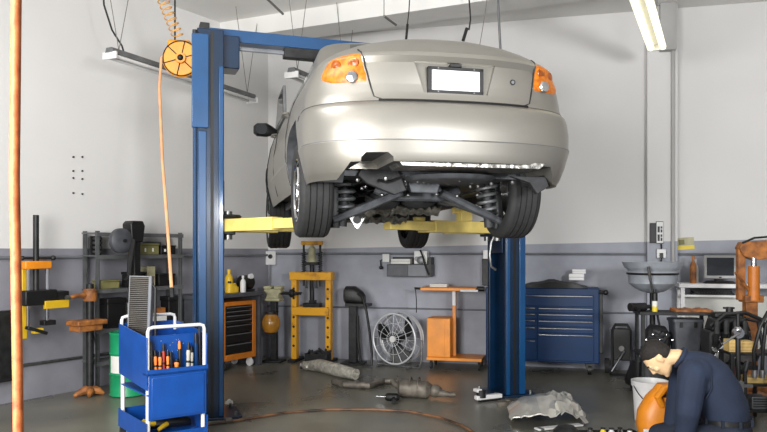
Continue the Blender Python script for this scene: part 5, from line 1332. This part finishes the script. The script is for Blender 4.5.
MB().loft([((-.22, .0, .09), (0, .05, 0), (0, 0, .05)), ((-.19, 0, .09), (0, .10, 0), (0, 0, .085)), ((.06, .0, .08), (0, .10, 0), (0, 0, .078)), ((.10, 0, .08), (0, .06, 0), (0, 0, .05))], 24, 2.6).build('shell', 'rust', o)
MB().tube([(-.20, 0, .09), (-.25, .02, .11), (-.29, .06, .14)], .03, 12).tube([(.08, -.0, .075), (.13, -.01, .065), (.28, -.03, .05), (.33, -.02, .05)], [.05, .045, .026, .024], 12).build('pipe', 'rust', o)
MB().ball((.14, -.01, .075), .06, (1.1, 1, 1)).build('joint', 'rust', o)
g = MB()
for xx in (-.1, -.02): g.torus((xx, 0, .102), (1, 0, 0), .093, .007, 26)
g.build('seam', 'rust', o)
p = fl(391, 402)
o = T('air_tool', 'small black pistol air tool lying on the floor below the fan', 'air tool', p, -.25)
MB().lathe([(.03, -.05), (.038, -.03), (.038, .06), (.02, .08)], (0, 0, .045), (1, 0, 0), 18).build('body', 'black', o)
MB().cyl((-.05, 0, .045), (-.14, 0, .045), .010, seg=10).build('nozzle', 'chrome', o)
MB().tube([(.03, -.01, .04), (.05, -.08, .03), (.055, -.11, .025)], [.024, .022, .024], 8).build('grip', 'black', o)
q_ = [(207, 426), (225, 424), (250, 420), (285, 414), (330, 411), (375, 411), (410, 413), (440, 419), (462, 427), (480, 438), (500, 455)]
P = [fl(*q)+Vector((0, 0, .013)) for q in q_]; b = Vector((P[0].x, P[0].y, 0))
o = T('floor_hose', 'brown air hose snaking across the floor below the lift', 'hose', b)
MB().tube([p_-b for p_ in P], .011, 8).build('hose', 'floor_hose', o)
MB().cyl(P[1]-b+Vector((0, 0, .012)), P[1]-b+(P[2]-P[1])*.25+Vector((0, 0, .012)), .022, seg=10).build('coupling', 'rust', o)
# crushed silver panel
p = fl(545, 417)
o = T('crushed_panel', 'crumpled silver body panel lying on the floor in front of the right lift post', 'body panel', p, -.12)
rr = random.Random(12); nx, ny = 22, 12; rows = []
for i in range(nx):
    u = i/(nx-1); x_ = -.30+.60*u; hh = .04+.13*math.sin(PI*u)**.7+(.05 if u > .55 else 0)*math.sin((u-.55)*7)
    lo, hi = -.30-.10*math.sin(PI*u), .36-.10*(2*u-1)**2
    top = [Vector((x_+rr.uniform(-.012, .012), lo+(hi-lo)*j/(ny-1), max(.012, .012+hh*(.35+.65*math.sin(PI*(.12+.78*j/(ny-1))))+rr.uniform(-.016, .016)*(1.8 if u > .5 else .7)))) for j in range(ny)]
    rows.append(top+[v_+Vector((0, 0, -.009)) for v_ in top[::-1]])
MB().rings(rows).build('sheet', 'panel_silver', o, angle=20)
MB().tube([(.28, -.28, .03), (.315, -.1, .05), (.31, .1, .07), (.27, .28, .05)], .016, 8).build('rolled_edge', 'steel', o)
o = T('flat_strip', 'white flat strip lying in front of the crushed silver panel', 'strip', fl(560, 428)+Vector((0, 0, 0)), .38); MB().ext(-.22, .2, -.035, .035, .004, .016).build('strip', 'white_plastic', o, .003); MB().ext(-.2, -.17, -.036, .036, .003, .0175).build('end_cap', 'grey_metal', o)
o = T('black_disc', 'dark rounded cover lying at the bottom edge by the white strip', 'cover', fl(566, 437)); MB().lathe([(.10, .002), (.095, .05), (.06, .085), (.0, .095)], seg=28).build('shell', 'dark_metal', o); MB().torus((0, 0, .012), (0, 0, 1), .1, .01, 28).build('rim', 'black', o)
o = T('metal_bracket', 'grey metal bracket plate lying at the foot of the right lift post', 'bracket', fl(515, 402)+Vector((0, -.12, 0)), .05)
MB().prism([(-.19, -.05), (-.17, .05), (-.06, .075), (-.03, .06), (.12, .06), (.18, .075), (.19, -.05)], 'z', .025, .035).ext(-.19, .19, -.055, -.045, .0, .035).build('plate', 'rust', o); MB().cyl((-.08, .02, .035), (-.08, .02, .048), .03, seg=14).build('boss', 'rust', o)
p = fl(492, 396)
o = T('white_tool', 'white and black angled gadget lying left of the right lift post', 'gadget', p+Vector((-.05, -.22, 0)), .45); MB().ext(-.16, .12, -.03, .03, .02, .06).build('body', 'white_plastic', o, .008)
MB().cyl((-.10, .0, .04), (-.10, .0, .11), .045, seg=16).build('head', 'dark_metal', o); MB().ext(-.15, -.10, -.02, .06, .09, .12).build('white_cap', 'white_plastic', o, .005); MB().ext(-.12, .1, -.025, .025, 0, .02).build('foot', 'black', o)
# tray of bits in front of the man
o = T('bits_tray', 'dark tray of small sockets and bits on the floor by the bucket', 'tray', fl(610, 438), .05)
MB().ext(-.22, .22, -.09, .09, .0, .012).ext(-.22, .22, .08, .09, .012, .04).ext(-.22, .22, -.09, -.08, .012, .04).ext(-.22, -.21, -.08, .08, .012, .04).ext(.21, .22, -.08, .08, .012, .04).build('tray', 'dark_metal', o)
b0 = fl(610, 438)
for i, (dx, dy, m, lb) in enumerate(((-.14, .03, 'steel', 'steel socket at the left of the dark bits tray'), (-.04, .04, 'sign_yellow', 'yellow bit holder in the dark bits tray'), (.02, .03, 'white_plastic', 'white plastic cap in the middle of the dark bits tray'), (.09, .045, 'chrome', 'chrome socket at the right of the dark bits tray'), (.15, .0, 'paper', 'pale small cap at the right end of the dark bits tray'))):
    q = T('socket_bit', lb, 'socket', b0+Vector((dx, dy, .0125)), 0, 'bits in the tray'); MB().lathe([(.022, 0), (.022, .03), (.016, .034), (.016, .055), (.009, .055), (.009, .03)], seg=14).build('body', m, q); MB().lathe([(.0165, .045), (.019, .047), (.019, .054), (.0165, .056)], seg=14).build('ring', 'dark_metal', q)
for px, py, lb in ((185, 345, None), (229, 404, 'white scrap of paper on the floor right of the left lift post'), (486, 388, None)):
    if lb:
        o = T('paper_scrap', lb, 'paper', fl(px, py)); MB().prism([(-.03, -.02), (.02, -.03), (.035, .01), (-.01, .03)], 'z', .002, .03).build('paper', 'paper', o); MB().prism([(-.01, -.02), (.02, -.01), (.0, .02)], 'z', .03, .045).build('fold', 'paper', o)
